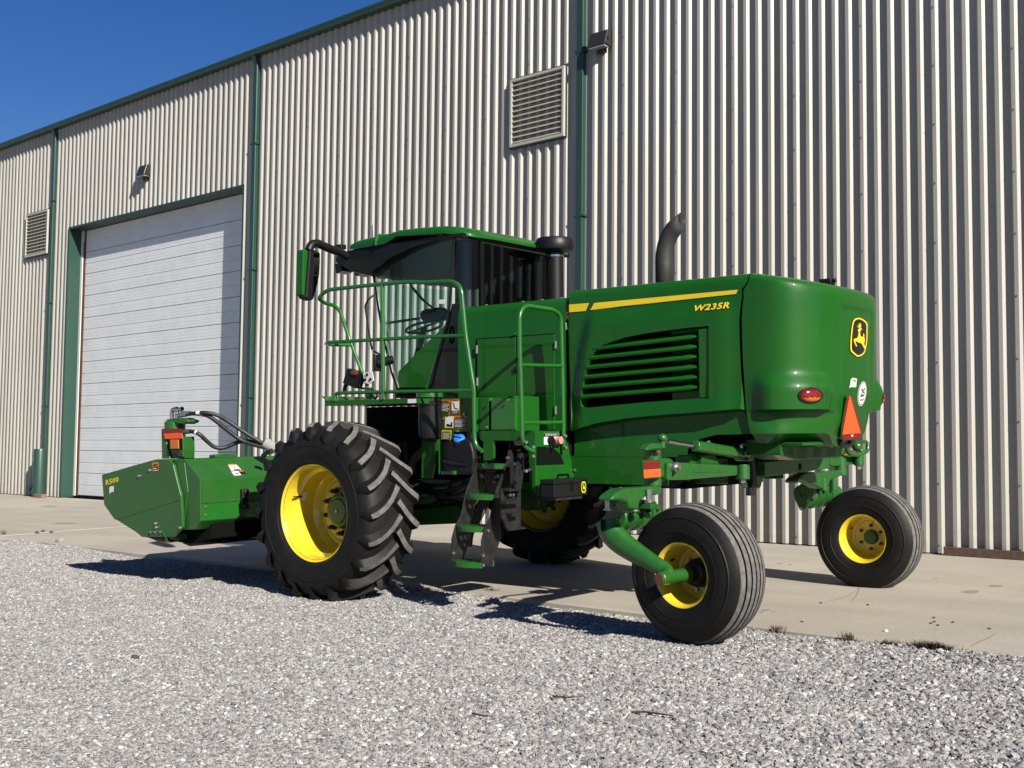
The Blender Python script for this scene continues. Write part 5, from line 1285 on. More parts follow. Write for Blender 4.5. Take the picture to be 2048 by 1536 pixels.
for i, s in enumerate(steps):
    b = MB(); h_ = .045
    nose = [V(lerp(sx0, sx1, t)+.005, s.y-.08-.045*sin(pi*t), s.z) for t in np.linspace(0, 1, 9)]
    back = [V(sx1+.005, s.y+.10, s.z), V(sx0+.005, s.y+.10, s.z)]
    # frame of the step with open slots
    b.extr([nose[0]]+nose[1:-1]+[nose[-1], nose[-1]+V(0, .03, 0)]+[p+V(0, .022, 0) for p in reversed(nose[1:-1])]+[nose[0]+V(0, .03, 0)], (0, 0, -h_))
    b.box((sx0+.01, s.y+.08, s.z-h_), (sx1, s.y+.10, s.z)); st_ = b.build('ladder_step', 'green_rail', wr, smooth=0, bevel=.003)
    for k in range(3):
        y = s.y-.055+.045*k; q = MB(); q.box((sx0+.01, y, s.z-.016), (sx1, y+.017, s.z+.002)); q.build('tread_bar', 'green_rail', st_, smooth=0)
    for k in range(2):
        x = lerp(sx0, sx1, (k+1)/3); q = MB(); q.box((x-.012, s.y-.12, s.z-.02), (x+.012, s.y+.085, s.z-.001)); q.build('tread_bar', 'green_rail', st_, smooth=0)
# lift bracket beside the ladder
b = MB(); lx = 1.90
b.extr([S('F', *q, x=lx) for q in ((682, 836), (800, 822), (832, 840), (832, 1120), (888, 1140), (740, 1160), (716, 1130), (690, 1060))], (.03, 0, 0)); br = b.build('ladder_bracket', 'black_steel', wr, smooth=0, bevel=.006)
for q in ((700, 930, 806, 945), (745, 1025, 806, 1040), (720, 838, 806, 850)):
    b = MB(); p0, p1 = S('F', q[0], q[1], x=lx+.04), S('F', q[2], q[3], x=lx+.04); b.box((lx+.03, p0.y, p1.z), (lx+.10, p1.y, p0.z)); b.build('bracket_lug', 'black_steel', br, smooth=0, bevel=.004)
for x, y in ((758, 880), (782, 880), (820, 640), (846, 640)):
    p = S('F', x, y, x=lx+.045); b = MB(); b.cyl(p+V(-.02, 0, 0), p+V(.02, 0, 0), .016, n=8); b.build('bolt', 'zinc', br, smooth=40)
b = MB(); b.extr([S('F', *q, x=1.95) for q in ((780, 780), (830, 560), (858, 560), (862, 700), (832, 880), (806, 880))], (.02, 0, 0)); b.build('ladder_strut', 'black_steel', wr, smooth=0)
# rocker lights and tags near the windscreen: mirror on small arm, radar plate, plug
b = MB(); b.tube(arcs([Sr(618, 990, y=-.95), Sr(560, 955, y=-1.0), Sr(545, 880, y=-1.02), Sr(512, 655, y=-1.02), Sr(535, 610, y=-1.0), Sr(572, 580, y=-.95)], .02, 3), .010, 8); b.build('grab_bar', 'black_gloss', wr, smooth=50)
b = MB(); c = Sr(600, 1045, y=-1.0); b.cyl(c, Sr(705, 1020, y=-.92), .05, .04, 14); b.obox(c, (.03, .10, .16)); b.build('side_lamp', 'black_plastic', wr, smooth=30, bevel=.005)
b = MB(); b.extr([Sr(*q, y=-1.25) for q in ((497, 1110), (560, 1104), (571, 1165), (545, 1188), (508, 1180))], (0, .008, 0)); rp = b.build('mount_plate', 'white_decal', wr, smooth=0)
for x, y in ((527, 1124), (514, 1158), (550, 1156)):
    p = Sr(x, y, y=-1.252); b = MB(); b.cyl(p, p+V(0, -.006, 0), .014, n=10); b.build('plate_hole', 'black_matt', rp, smooth=40)
b = MB(); b.obox(Sr(440, 1150, y=-1.25), (.16, .10, .15), (0, 20, 10)); b.tube(arcs([Sr(372, 1240, y=-1.25), Sr(376, 1200, y=-1.25), Sr(420, 1150, y=-1.25)], .05), .02, 8); b.tube(arcs([Sr(460, 1180, y=-1.25), Sr(480, 1215, y=-1.25), Sr(560, 1225, y=-1.3), Sr(600, 1262, y=-1.4), Sr(585, 1290, y=-1.4), Sr(560, 1270, y=-1.4)], .05), .012, 6); b.build('lamp_bracket', 'black_plastic', wr, smooth=40)
b = MB(); p = Sr(440, 1112, y=-1.3); b.obox(p, (.07, .03, .03), (0, 10, 0)); b.build('lamp_marker', 'red_lens', wr, smooth=0)
b = MB(); b.extr([Sr(*q, y=-1.32) for q in ((505, 1215), (548, 1210), (548, 1290), (520, 1290))], (0, .03, 0)); b.build('rail_bracket', 'green_paint', wr, smooth=0, bevel=.004)

# ---------------------------------------------------------------- frame, front axle
for y in (-.52, .52):
    b = MB(); b.box((-.75, y-.06, 1.06), (3.36, y+.06, 1.27)); b.build('frame_rail', 'green_paint', wr, smooth=0, bevel=.006)
b = MB(); b.box((-.16, -1.33, .86), (.16, 1.33, 1.10)); b.build('front_axle_beam', 'green_paint', wr, smooth=0, bevel=.01)
for sg in (-1, 1):
    b = MB(); b.box((-.17, sg*1.20, .62), (.17, sg*1.36, 1.12)); b.cyl((.008, sg*1.18, .79), (.008, sg*1.60, .79), .17, n=24); b.build('final_drive', 'green_cast', wr, smooth=30, bevel=.01)
b = MB(); b.box((-.35, -.92, 1.10), (1.15, -.86, 1.745)); b.box((-.35, -.88, 1.05), (2.0, .88, 1.12)); b.build('belly_plate_dark_fill', 'black_matt', wr, smooth=0)  # upright black sheet gives the shaded hollow below the deck its darkness
b = MB(); b.box((1.05, -.86, 1.12), (2.05, .86, 1.50)); b.build('fuel_tank', 'black_matt', wr, smooth=0, bevel=.04)
b = MB(); b.box((2.04, -.70, 1.02), (3.10, .70, 1.24)); b.build('engine_cradle', 'black_matt', wr, smooth=0)
b = MB(); b.box((2.0, -.83, 1.05), (3.0, -.80, 1.285)); b.build('lower_skirt', 'green_paint', wr, smooth=0)
b = MB(); b.extr([S('F', *q, y=-1.0) for q in ((-60, 1010), (360, 965), (446, 1082), (420, 1100), (-60, 1120))], (0, .02, 0)); b.build('swath_shield', 'green_header', wr, smooth=0)
for (x0, y0, x1, y1) in ((40, 830, 430, 960), (150, 830, 300, 1000), (330, 770, 240, 1000), (180, 960, 430, 790), (40, 900, 200, 800)):
    b = MB(); b.bar(S('F', x0, y0, y=-.95), S('F', x1, y1, y=-.95), .03, .03, up=(0, 1, 0)); b.build('shield_brace', 'black_steel', wr, smooth=0)
b = MB(); b.bar(S('F', 120, 845, y=-.6), S('F', 430, 930, y=-.6), .05, .03); b.cyl(S('F', 340, 770, y=-.6), S('F', 500, 800, y=-.6), .03, n=10); b.build('fold_cylinder', 'zinc', wr, smooth=30)
for i in range(3):
    b = MB(); b.tube(arcs([V(.15+.06*i, -1.02, 1.40), V(.25+.05*i, -1.08, 1.1-.06*i), V(.6+.1*i, -1.0, .98-.05*i), V(1.1+.1*i, -.9, 1.1)], .15), .018, 7); b.build('hydraulic_hose', 'hose', wr, smooth=50)
for i in range(4):                                            # hoses hanging behind the ladder
    b = MB(); b.tube(arcs([S('F', 560+22*i, 680, x=1.35), S('F', 575+22*i, 760, x=1.32), S('F', 600+12*i, 840, x=1.3), S('F', 500+25*i, 1000, x=1.3), S('F', 420+18*i, 1180, x=1.32), S('F', 440+8*i, 1280, x=1.34)], .2), .016, 7); b.build('hydraulic_hose', 'hose', wr, smooth=50)

# ---------------------------------------------------------------- rear axle
KX = 3.47
def SX(z, x, y, d=0): return S(z, x, y, x=KX+d)
def Vc(zone, x, y0, y1, r, name, m='green_cast', parent=wr, d=0, n=22, r2=None):
    a, c = SX(zone, x, y0, d), SX(zone, x, y1, d); y = (a.y+c.y)/2
    b = MB(); b.cyl(V(KX+d, y, c.z), V(KX+d, y, a.z), r, r2, n); return b.build(name, m, parent, smooth=40, bevel=.006)
kp = Vc('J', 915, 400, 960, .060, 'kingpin_column')
KY = SX('J', 930, 700).y
Vc('J', 930, 290, 375, .056, 'kingpin_cap', parent=kp)
b = MB(); c = SX('J', 985, 205); b.ball(V(KX+.04, c.y, c.z), .036, 18, 10, sc=(1, 1, .9)); b.cyl(V(KX+.04, c.y, c.z-.07), V(KX+.04, c.y, c.z), .022, n=14); bj = b.build('ball_joint', 'green_cast', kp, smooth=50)
b = MB(); b.cyl(SX('J', 1075, 222, .04), SX('J', 1110, 228, .04), .022, n=6); b.build('lock_nut', 'rust', kp, smooth=30)
b = MB(); a = SX('J', 985, 395, .065); b.cyl(a+V(0, 0, -.02), a+V(0, 0, .0), .02, n=12); b.build('grease_seal', 'rust', kp, smooth=30)
b = MB(); b.extr([SX('J', *q, .10) for q in ((800, 370), (860, 320), (900, 290), (1045, 288), (1045, 372), (900, 380), (870, 400), (805, 405))], (-.07, 0, 0)); b.build('steering_lever', 'green_cast', kp, smooth=0, bevel=.012)
b = MB(); b.extr([SX('J', *q, .085) for q in ((750, 562), (760, 555), (1045, 545), (1045, 830), (780, 852), (768, 840))], (-.012, 0, 0)); rf = b.build('reflector_plate', 'green_paint', kp, smooth=0, bevel=.002)
b = MB(); b.extr([SX('J', *q, .088) for q in ((772, 575), (1026, 568), (1026, 670), (772, 686))], (-.002, 0, 0)); b.build('red_reflector', 'reflect_red', rf, smooth=0)
b = MB(); b.extr([SX('J', *q, .088) for q in ((770, 708), (1036, 690), (1038, 812), (775, 832))], (-.002, 0, 0)); b.build('orange_reflector', 'fluo_orange', rf, smooth=0)
# near half of the axle: tapered box
b = MB(); b.extr([SX('J', *q, .07) for q in ((1030, 522), (1190, 524), (1240, 560), (1240, 600), (1150, 830), (1030, 825))], (-.10, 0, 0)); b.build('axle_clamp', 'green_cast', wr, smooth=0, bevel=.01)
b = MB(); rings = []
for x, y0, y1, dp in ((455, 246, 352, .10), (560, 250, 350, .10), (700, 257, 338, .10), (865, 266, 324, .10)):
    t, u = SX('D', x, y0, .10), SX('D', x, y1, .10); rings.append([t, u, u+V(-.10, 0, 0), t+V(-.10, 0, 0)])
b.loft(rings); ax = b.build('axle_arm', 'green_cast', wr, smooth=0, bevel=.010)
b = MB(); b.extr([SX('D', *q, .106) for q in ((606, 286), (812, 290), (812, 304), (606, 306))], (-.01, 0, 0)); b.build('arm_rib', 'green_cast', ax, smooth=0, bevel=.003)
b = MB(); c = SX('J', 1235, 665, .10); b.cyl(c, c+V(.03, 0, 0), .036, n=16); b.cyl(c+V(.03, 0, 0), c+V(.055, 0, 0), .02, n=6); b.build('arm_bolt', 'zinc', ax, smooth=40)
b = MB(); c = SX('J', 1223, 785, .10); b.cyl(c, c+V(.004, 0, 0), .012, n=10); b.build('arm_hole', 'black_matt', ax, smooth=40)
b = MB(); rings = []
for x, y0, y1 in ((590, 205, 255), (660, 200, 258)):
    t, u = SX('D', x, y0, -.02), SX('D', x, y1, -.02); rings.append([t, u, u+V(-.14, 0, 0), t+V(-.14, 0, 0)])
b.loft(rings); b.build('axle_beam', 'green_paint', wr, smooth=0, bevel=.006)
b = MB(); b.extr([SX('D', *q, .03) for q in ((656, 205), (735, 198), (742, 225), (760, 262), (656, 258))], (-.10, 0, 0)); b.build('axle_block', 'green_paint', wr, smooth=0, bevel=.008)
ce = Vc('D', 893, 258, 346, .056, 'centre_pivot', d=.10)
b = MB(); c = SX('D', 893, 352, .10); b.cyl(c+V(0, 0, -.02), c+V(0, 0, .02), .028, n=6); b.build('pivot_nut', 'zinc', ce, smooth=30)
# steering cylinder
b = MB(); b.cyl(SX('D', 612, 152, .06), SX('D', 905, 200, .10), .044, n=24); cy_ = b.build('steering_cylinder', 'green_cast', wr, smooth=40, bevel=.006)
b = MB(); b.cyl(SX('D', 452, 122, .04), SX('D', 612, 152, .06), .016, n=16); b.build('cylinder_rod', 'chrome', cy_, smooth=40)
b = MB(); c = SX('D', 920, 198, .12); b.cyl(c+V(-.10, 0, 0), c+V(.04, 0, 0), .058, n=28); b.build('cylinder_eye', 'green_cast', cy_, smooth=40, bevel=.01)
b = MB(); c = SX('D', 920, 197, .162); b.cyl(c+V(-.01, 0, 0), c+V(.006, 0, 0), .028, n=20); b.build('eye_bush', 'zinc', cy_, smooth=40)
b = MB(); c = SX('D', 920, 197, .168); b.cyl(c+V(-.01, 0, 0), c+V(.003, 0, 0), .014, n=14); b.build('eye_hole', 'black_matt', cy_, smooth=40)
b = MB(); b.cyl(SX('D', 955, 212, .06), SX('D', 1040, 220, .04), .020, n=16); b.build('second_rod', 'chrome', cy_, smooth=40)
b = MB(); b.tube(arcs([SX('D', 885, 165, .14), SX('D', 885, 140, .14), SX('D', 925, 145, .14), SX('D', 965, 165, .12), SX('D', 965, 195, .10)], .02), .016, 8); b.build('hose_elbow', 'zinc', cy_, smooth=50)
b = MB(); b.cyl(SX('D', 690, 128, 0), SX('D', 700, 160, .02), .02, n=8); b.cyl(SX('D', 842, 142, 0), SX('D', 846, 175, .02), .02, n=8); b.build('port_boss', 'green_cast', cy_, smooth=40)
# centre plates, hitch strap, loop
b = MB(); b.extr([SX('I', *q, .02) for q in ((200, 720), (345, 690), (352, 900), (310, 945), (290, 1050), (250, 1065), (215, 1040), (200, 900))], (-.03, 0, 0)); b.build('pivot_plate', 'green_cast', wr, smooth=0, bevel=.008)
b = MB(); b.extr([SX('I', *q, .10) for q in ((165, 560), (205, 560), (215, 780), (240, 960), (225, 1170), (150, 1172), (152, 1080), (178, 960))], (-.05, 0, 0)); b.build('hitch_strap', 'black_steel', wr, smooth=0, bevel=.010)
b = MB(); b.tube(arcs([SX('I', 15, 930, .05), SX('I', 40, 1030, .05), SX('I', 150, 1060, .06), SX('I', 250, 1045, .0)], .06), .018, 8); b.build('tie_down_loop', 'green_cast', wr, smooth=50)
b = MB(); b.bar(SX('I', 130, 810, .05), SX('I', 275, 812, .0), .03, .09); b.build('lock_pin', 'black_steel', wr, smooth=0, bevel=.006)
# far half
b = MB(); rings = []
for x, y0, y1 in ((345, 703, 912), (560, 684, 884), (820, 660, 852), (1226, 624, 800)):
    t, u = SX('I', x, y0, .10), SX('I', x, y1, .10); rings.append([t, u, u+V(-.14, 0, 0), t+V(-.14, 0, 0)])
b.loft(rings); fb = b.build('axle_beam', 'green_cast', wr, smooth=0, bevel=.008)
b = MB(); b.extr([SX('I', *q, .104) for q in ((806, 732), (840, 730), (842, 814), (808, 818))], (-.006, 0, 0)); b.build('beam_slot', 'black_matt', fb, smooth=0)
fk = Vc('I', 1365, 620, 860, .058, 'kingpin_column', d=.02)
Vc('I', 1378, 790, 895, .055, 'kingpin_boss', parent=fk, d=.05)
b = MB(); b.extr([SX('I', *q, .05) for q in ((1232, 620), (1420, 600), (1440, 610), (1560, 620), (1560, 745), (1440, 745), (1330, 770), (1240, 760))], (-.10, 0, 0)); b.build('steering_lever', 'green_cast', fk, smooth=0, bevel=.01)
b = MB(); b.extr([SX('I', *q, -.02) for q in ((1250, 500), (1370, 440), (1450, 430), (1440, 600), (1250, 600))], (-.05, 0, 0)); b.build('lever_bracket', 'green_cast', fk, smooth=0, bevel=.01)
rj = Vc('I', 1622, 605, 760, .048, 'ball_joint', d=.10)
b = MB(); c = SX('I', 1622, 772, .10); b.cyl(c+V(0, 0, -.025), c+V(0, 0, .02), .03, n=6); b.build('joint_nut', 'zinc', rj, smooth=30)
b = MB(); b.tube(arcs([SX('I', 1455, 480, .12), SX('I', 1480, 590, .12), SX('I', 1600, 620, .12), SX('I', 1740, 560, .12), SX('I', 1748, 440, .12)], .08), .022, 8); b.build('joint_yoke', 'green_cast', rj, smooth=50)
b = MB(); c = SX('I', 1595, 495, .10); b.ball(c, .05, 18, 10); b.cyl(c, SX('I', 1660, 560, .14), .018, n=12); b.build('rod_end', 'green_cast', rj, smooth=50)
b = MB(); b.extr([SX('I', *q, -.10) for q in ((1430, 560), (1575, 545), (1575, 600), (1430, 600))], (-.006, 0, 0)); b.build('red_reflector', 'reflect_red', fk, smooth=0)
b = MB(); b.extr([SX('I', *q, -.099) for q in ((1430, 602), (1575, 602), (1560, 628), (1440, 628))], (-.006, 0, 0)); b.build('orange_reflector', 'fluo_orange', fk, smooth=0)
# caster castings: near
WN = Vector(cwN.location); axN = Vector((-sin(radians(-7)), cos(radians(-7)), 0))      # wheel axis (outboard is -axN)
b = MB(); b.extr([SX('J', *q, .06) for q in ((800, 972), (900, 962), (1062, 958), (1068, 1062), (1000, 1102), (860, 1112), (770, 1150), (718, 1200), (700, 1290), (690, 1350), (560, 1330), (520, 1230), (400, 1195), (250, 1185), (300, 1110), (380, 1050), (470, 1000))], (-.12, 0, 0)); kn = b.build('caster_knuckle', 'green_cast', wr, smooth=0, bevel=.022, seg=3)
AY = -2.04
ap = S('D', 112, 590, y=AY)                       # pivot of the caster arm
tc_ = V(ap.x, -1.85, ap.z+.0)
b = MB(); b.cyl(V(ap.x+.02, AY+.05, ap.z+.02), V(ap.x+.02, -1.50, ap.z+.02), 0.092, n=28); hs_ = b.build('torsion_housing', 'green_cast', wr, smooth=40, bevel=.01)
for y in (-1.90, -1.76, -1.62):
    b = MB(); b.lathe([(.09, y-.022), (.108, y-.018), (.108, y+.018), (.09, y+.022)], (ap.x+.02, 0, ap.z+.02), 28); b.build('housing_ring', 'green_cast', hs_, smooth=40)
for y in (-1.93, -1.83, -1.69, -1.57):
    for t in (20, 50, 80, 118):
        g = radians(t); c = V(ap.x+.02+.09*cos(g), y, ap.z+.02+.09*sin(g)); d = V(cos(g), 0, sin(g)); b = MB(); b.cyl(c, c+d*.030, .014, n=6); b.build('housing_bolt', 'green_cast', hs_, smooth=30)
for x, y, d in ((620, 1230, .0), (205, 1215, -.12), (850, 1090, .05)):
    c = SX('J', x, y, d+.03); b = MB(); b.cyl(c+V(0, 0, -.05), c+V(0, 0, .035), .022, n=6); b.cyl(c+V(0, 0, -.055), c+V(0, 0, -.045), .034, n=12); b.build('clamp_bolt', 'zinc', kn, smooth=30)
b = MB(); b.extr([SX('J', *q, .04) for q in ((555, 1255), (690, 1250), (692, 1350), (640, 1390), (570, 1370))], (-.12, 0, 0)); b.build('clamp_lug', 'green_cast', kn, smooth=0, bevel=.015)
b = MB(); b.extr([SX('J', *q, .0) for q in ((880, 1240), (980, 1235), (1060, 1300), (1050, 1320), (880, 1330))], (-.12, 0, 0)); b.build('clamp_lug', 'green_cast', kn, smooth=0, bevel=.015)
bo = WN - axN*.37
pts = [S('D', *q, y=AY) for q in ((100, 588), (122, 652), (182, 716), (270, 778), (370, 838), (450, 885))]
rads = [.086, .094, .089, .077, .062, .052]
rings = []; PT = pts + [V(bo.x, bo.y, bo.z+.0)]; rads.append(.044)
PT2 = []; RR = []
for i in range(len(PT)-1):
    a_, b0, c_, d_ = PT[max(0, i-1)], PT[i], PT[i+1], PT[min(len(PT)-1, i+2)]
    for q in range(4):
        t = q/4; PT2.append(.5*((2*b0)+(c_-a_)*t+(2*a_-5*b0+4*c_-d_)*t*t+(-a_+3*b0-3*c_+d_)*t**3)); RR.append(lerp(rads[i], rads[i+1], t))
PT2.append(PT[-1]); RR.append(rads[-1])
b = MB(); b.tube(PT2, RR, 16)
for p in b.v: p.y = AY + (p.y-AY)*.78 if p.y < AY+.2 else p.y
arm_ = b.build('caster_arm', 'green_cast', wr, smooth=50, bevel=0)
b = MB(); b.cyl(bo-axN*.055, WN-axN*.08, .048, n=26); b.build('axle_boss', 'green_cast', arm_, smooth=40, bevel=.012)
b = MB(); b.cyl(bo-axN*.060, bo-axN*.05, .036, n=22); b.build('axle_plug', 'rust', arm_, smooth=40)
e0 = S('D', 68, 615, y=AY-.085); b = MB(); b.lathe([(.0, 0), (.03, 0), (.03, .004), (0, .004)], n=20); o = b.build('arm_socket', 'black_matt', arm_, smooth=40); o.location = e0+V(-.0, .004, 0); o.scale = (1, 1, 1.5); o.rotation_euler = (0, 0, radians(-35))
# caster castings: far
FY = 1.42
b = MB(); b.extr([S('I', *q, y=FY) for q in ((716, 1130), (730, 1080), (770, 1040), (830, 1020), (920, 1016), (985, 1025), (1015, 1080), (1022, 1160), (1000, 1240), (950, 1310), (890, 1350), (838, 1378), (806, 1360), (780, 1300), (742, 1225))], (0, .05, 0)); fc = b.build('housing_cover', 'green_cast', wr, smooth=0, bevel=.016, seg=3)
fcx = S('I', 870, 1170, y=FY)
b = MB(); b.cyl(V(fcx.x, FY+.04, fcx.z), V(fcx.x, FY+.62, fcx.z), .112, n=28); fh = b.build('torsion_housing', 'green_cast', wr, smooth=40, bevel=.01)
for y in (FY+.12, FY+.27, FY+.42):
    b = MB(); b.lathe([(.110, y-.022), (.130, y-.018), (.130, y+.018), (.110, y+.022)], (fcx.x, 0, fcx.z), 28); b.build('housing_ring', 'green_cast', fh, smooth=40)
for y in (FY+.08, FY+.19, FY+.35):
    for t in (15, 45, 75, 105):
        g = radians(t); c = V(fcx.x+.11*cos(g), y, fcx.z+.11*sin(g)); d = V(cos(g), 0, sin(g)); b = MB(); b.cyl(c, c+d*.034, .017, n=6); b.build('housing_bolt', 'green_cast', fh, smooth=30)
for x, y in ((838, 1345), (1020, 1195), (890, 1190), (800, 1110), (905, 1060), (820, 1180)):
    c = S('I', x, y, y=FY); b = MB(); b.cyl(c+V(0, .01, 0), c+V(0, -.012, 0), .018, n=8); b.build('cover_bolt', 'zinc' if x in (838, 1020) else 'green_cast', fc, smooth=30)
b = MB(); b.extr([SX('I', *q, .08) for q in ((880, 872), (930, 852), (1180, 845), (1300, 830), (1425, 812), (1425, 880), (1320, 930), (1240, 962), (1200, 1040), (1170, 1080), (1100, 1070), (1000, 1010), (900, 975), (820, 960), (790, 1010), (780, 960), (840, 900))], (-.12, 0, 0)); b.build('caster_knuckle', 'green_cast', wr, smooth=0, bevel=.020, seg=3)
for x in (1140, 1275):
    c = SX('I', x, 1010, .06); b = MB(); b.cyl(c+V(0, 0, -.06), c+V(0, 0, .05), .036, n=16); b.build('clamp_post', 'green_cast', fh, smooth=40, bevel=.006)
b = MB(); WF = Vector(cwF.location); ap2 = V(fcx.x, FY+.66, fcx.z)
b.tube([ap2, lerp(ap2, WF+V(0, .33, 0), .35)+V(-.04, 0, -.03), lerp(ap2, WF+V(0, .33, 0), .7)+V(-.02, 0, -.03), WF+V(0, .33, 0)], [.10, .095, .075, .055], 14); b.cyl(WF+V(0, .38, 0), WF+V(0, .05, 0), .062, n=20); b.build('caster_arm', 'green_cast', wr, smooth=50)

# ================================================================== cutting header
hd = empty('cutting_header', tuple(MO + RM @ np.array([-1.9, 0, .0]))); hd.rotation_euler = wr.rotation_euler
tag(hd, 'green rotary cutting header with angular end shield mounted ahead of the front wheels', 'mower header')
HOFF = Vector((-1.9, 0, 0))
def hp(b, name, m, parent=None, **k):
    b.v = [p-HOFF for p in b.v]; return b.build(name, m, parent or hd, **k)
SY = -2.25
SE = lambda x, y, yy=SY: S('E', x, y, y=yy)
shield = [(112, 718), (380, 640), (600, 578), (640, 569), (745, 572), (778, 600), (797, 620), (830, 760), (870, 915), (880, 1060), (886, 1222), (800, 1315), (500, 1316), (440, 1268), (270, 1160), (230, 1142), (135, 1005)]
b = MB(); b.extr([SE(*q) for q in shield], (0, .03, 0)); es = hp(b, 'end_shield', 'green_header', smooth=0, bevel=.004)
for pts in ([(135, 1008), (880, 945)], [(250, 1150), (870, 955)], [(800, 1216), (372, 1216)]):           # pressed creases
    b = MB(); a, c = SE(*pts[0]), SE(*pts[1]); b.bar(a+V(0, -.001, 0), c+V(0, -.001, 0), .006, .006, up=(0, 1, 0))
    if pts[0][0] == 250: hp(b, 'shield_crease', 'green_header', es, smooth=0)
b = MB(); text_on(b, 'R500', [SE(150, 820, SY-.003), SE(274, 784, SY-.003), SE(274, 736, SY-.003), SE(150, 768, SY-.003)], bold=.03, space=1.1); hp(b, 'model_lettering', 'decal_yellow', es, smooth=0)
b = MB(); b.extr([SE(x, y, SY-.003) for x, y in ((184, 840), (205, 826), (228, 826), (226, 880), (198, 888), (190, 902), (186, 890))], (0, .001, 0)); hp(b, 'dealer_sticker', 'white_decal', es, smooth=0)
def elabel(poly, cols, parent, yy):
    P = [Vector((*c, 0)) for c in poly]
    for i, (u0, u1, v0, v1, m, nm) in enumerate(cols):
        b = MB(); b.extr([SE(*tuple(quad_map(P, u, v)[:2]), yy-.003-.0015*i) for u, v in ((u0, v0), (u1, v0), (u1, v1), (u0, v1))], (0, .0005, 0)); hp(b, nm, m, parent, smooth=0)
elabel([(596, 695), (658, 690), (658, 597), (596, 600)], [(0, 1, 0, 1, 'orange_decal', 'warning_label'), (.07, .93, .04, .56, 'black_decal', 'text_field'), (.15, .85, .14, .22, 'white_decal', 'text_line'), (.15, .7, .34, .42, 'white_decal', 'text_line'), (.2, .8, .70, .82, 'black_decal', 'heading')], es, SY)
for x, y in ((472, 730), (575, 675), (630, 1186), (636, 1224), (588, 1268), (634, 1268), (684, 1268), (868, 1226)):
    c = SE(x, y, SY); b = MB(); b.cyl(c+V(0, .005, 0), c+V(0, -.014, 0), .014, n=8); hp(b, 'shield_bolt', 'zinc', es, smooth=30)
# rear housing: the profile seen at its left end, run across the machine
HY0, HY1 = -2.205, 2.205
prof = [SE(*q, HY0) for q in ((800, 575), (905, 566), (1055, 760), (1060, 1165), (1000, 1245), (888, 1245))]
b = MB(); b.extr(prof, (0, HY1-HY0, 0)); body = hp(b, 'rear_housing', 'green_header', smooth=0, bevel=.004)
b = MB(); b.extr([SE(*q, HY0-.01) for q in ((795, 600), (905, 600), (940, 880), (915, 1060), (890, 1230), (880, 1000), (865, 900))], (0, .012, 0)); hp(b, 'end_gusset', 'green_header', smooth=0, bevel=.004)
xb_ = SE(1055, 760, HY0).x; za_, zm_, zl_ = SE(1055, 764, HY0).z, SE(1058, 1000, HY0).z, SE(1060, 1160, HY0).z
b = MB(); b.box((xb_+.002, HY0+.01, zm_+.004), (xb_+.012, -.62, za_-.01)); hp(b, 'upper_back_panel', 'green_header', smooth=0, bevel=.002)
low = MB(); low.box((xb_+.002, HY0+.01, zl_), (xb_+.014, -.70, zm_-.004)); lowp = hp(low, 'lower_back_panel', 'green_rail', smooth=0, bevel=.002)
for y, z in ((HY0+.06, zm_-.03), (HY0+.06, zl_+.05), (-1.25, zl_+.05), (-1.25, zm_-.03)):
    b = MB(); b.cyl(V(xb_+.012, y, z), V(xb_+.024, y, z), .012, n=8); hp(b, 'panel_bolt', 'zinc', lowp, smooth=30)
b = MB(); c = S('E', 1472, 950, x=xb_+.02); b.obox((xb_+.03, c.y, c.z), (.05, .07, .20)); b.cyl((xb_+.05, c.y, c.z+.07), (xb_+.08, c.y, c.z+.07), .03, n=10); b.cyl((xb_+.05, c.y, c.z-.07), (xb_+.08, c.y, c.z-.07), .03, n=10); hp(b, 'panel_latch', 'black_steel', smooth=30, bevel=.006)
# labels on the sloping top panel
tq = [SE(905, 566, HY0), SE(1055, 760, HY0)]
nT = (tq[1]-tq[0]).cross(V(0, 1, 0)).normalized(); nT = nT if nT.z > 0 else -nT
def onslope(px, py, off):
    o_, d_ = mray('E', px, py); k = (tq[0]-o_).dot(nT)/d_.dot(nT); return o_+d_*k+nT*off
def slabel(poly, rows):
    P = [Vector((*c, 0)) for c in poly]; root = None
    for i, (u0, u1, v0, v1, m, nm) in enumerate(rows):
        b = MB(); b.add([onslope(*tuple(quad_map(P, u, v)[:2]), .003+.0015*i) for u, v in ((u0, v0), (u1, v0), (u1, v1), (u0, v1))], [(0, 1, 2, 3)])
        r_ = hp(b, nm, m, body, smooth=0)
slabel([(1355, 680), (1452, 672), (1400, 618), (1322, 620)], [(0, 1, 0, 1, 'white_decal', 'pictogram_label'), (0, 1, .84, 1, 'orange_decal', 'heading'), (.3, .9, .02, .16, 'black_decal', 'text_field'), (.45, .55, .35, .6, 'black_decal', 'pictogram')])
slabel([(1385, 728), (1508, 718), (1470, 682), (1355, 690)], [(0, 1, 0, 1, 'white_decal', 'pictogram_label'), (.55, 1, .82, 1, 'orange_decal', 'heading'), (.55, 1, .0, .8, 'black_decal', 'text_field'), (.18, .4, .3, .5, 'black_decal', 'pictogram')])
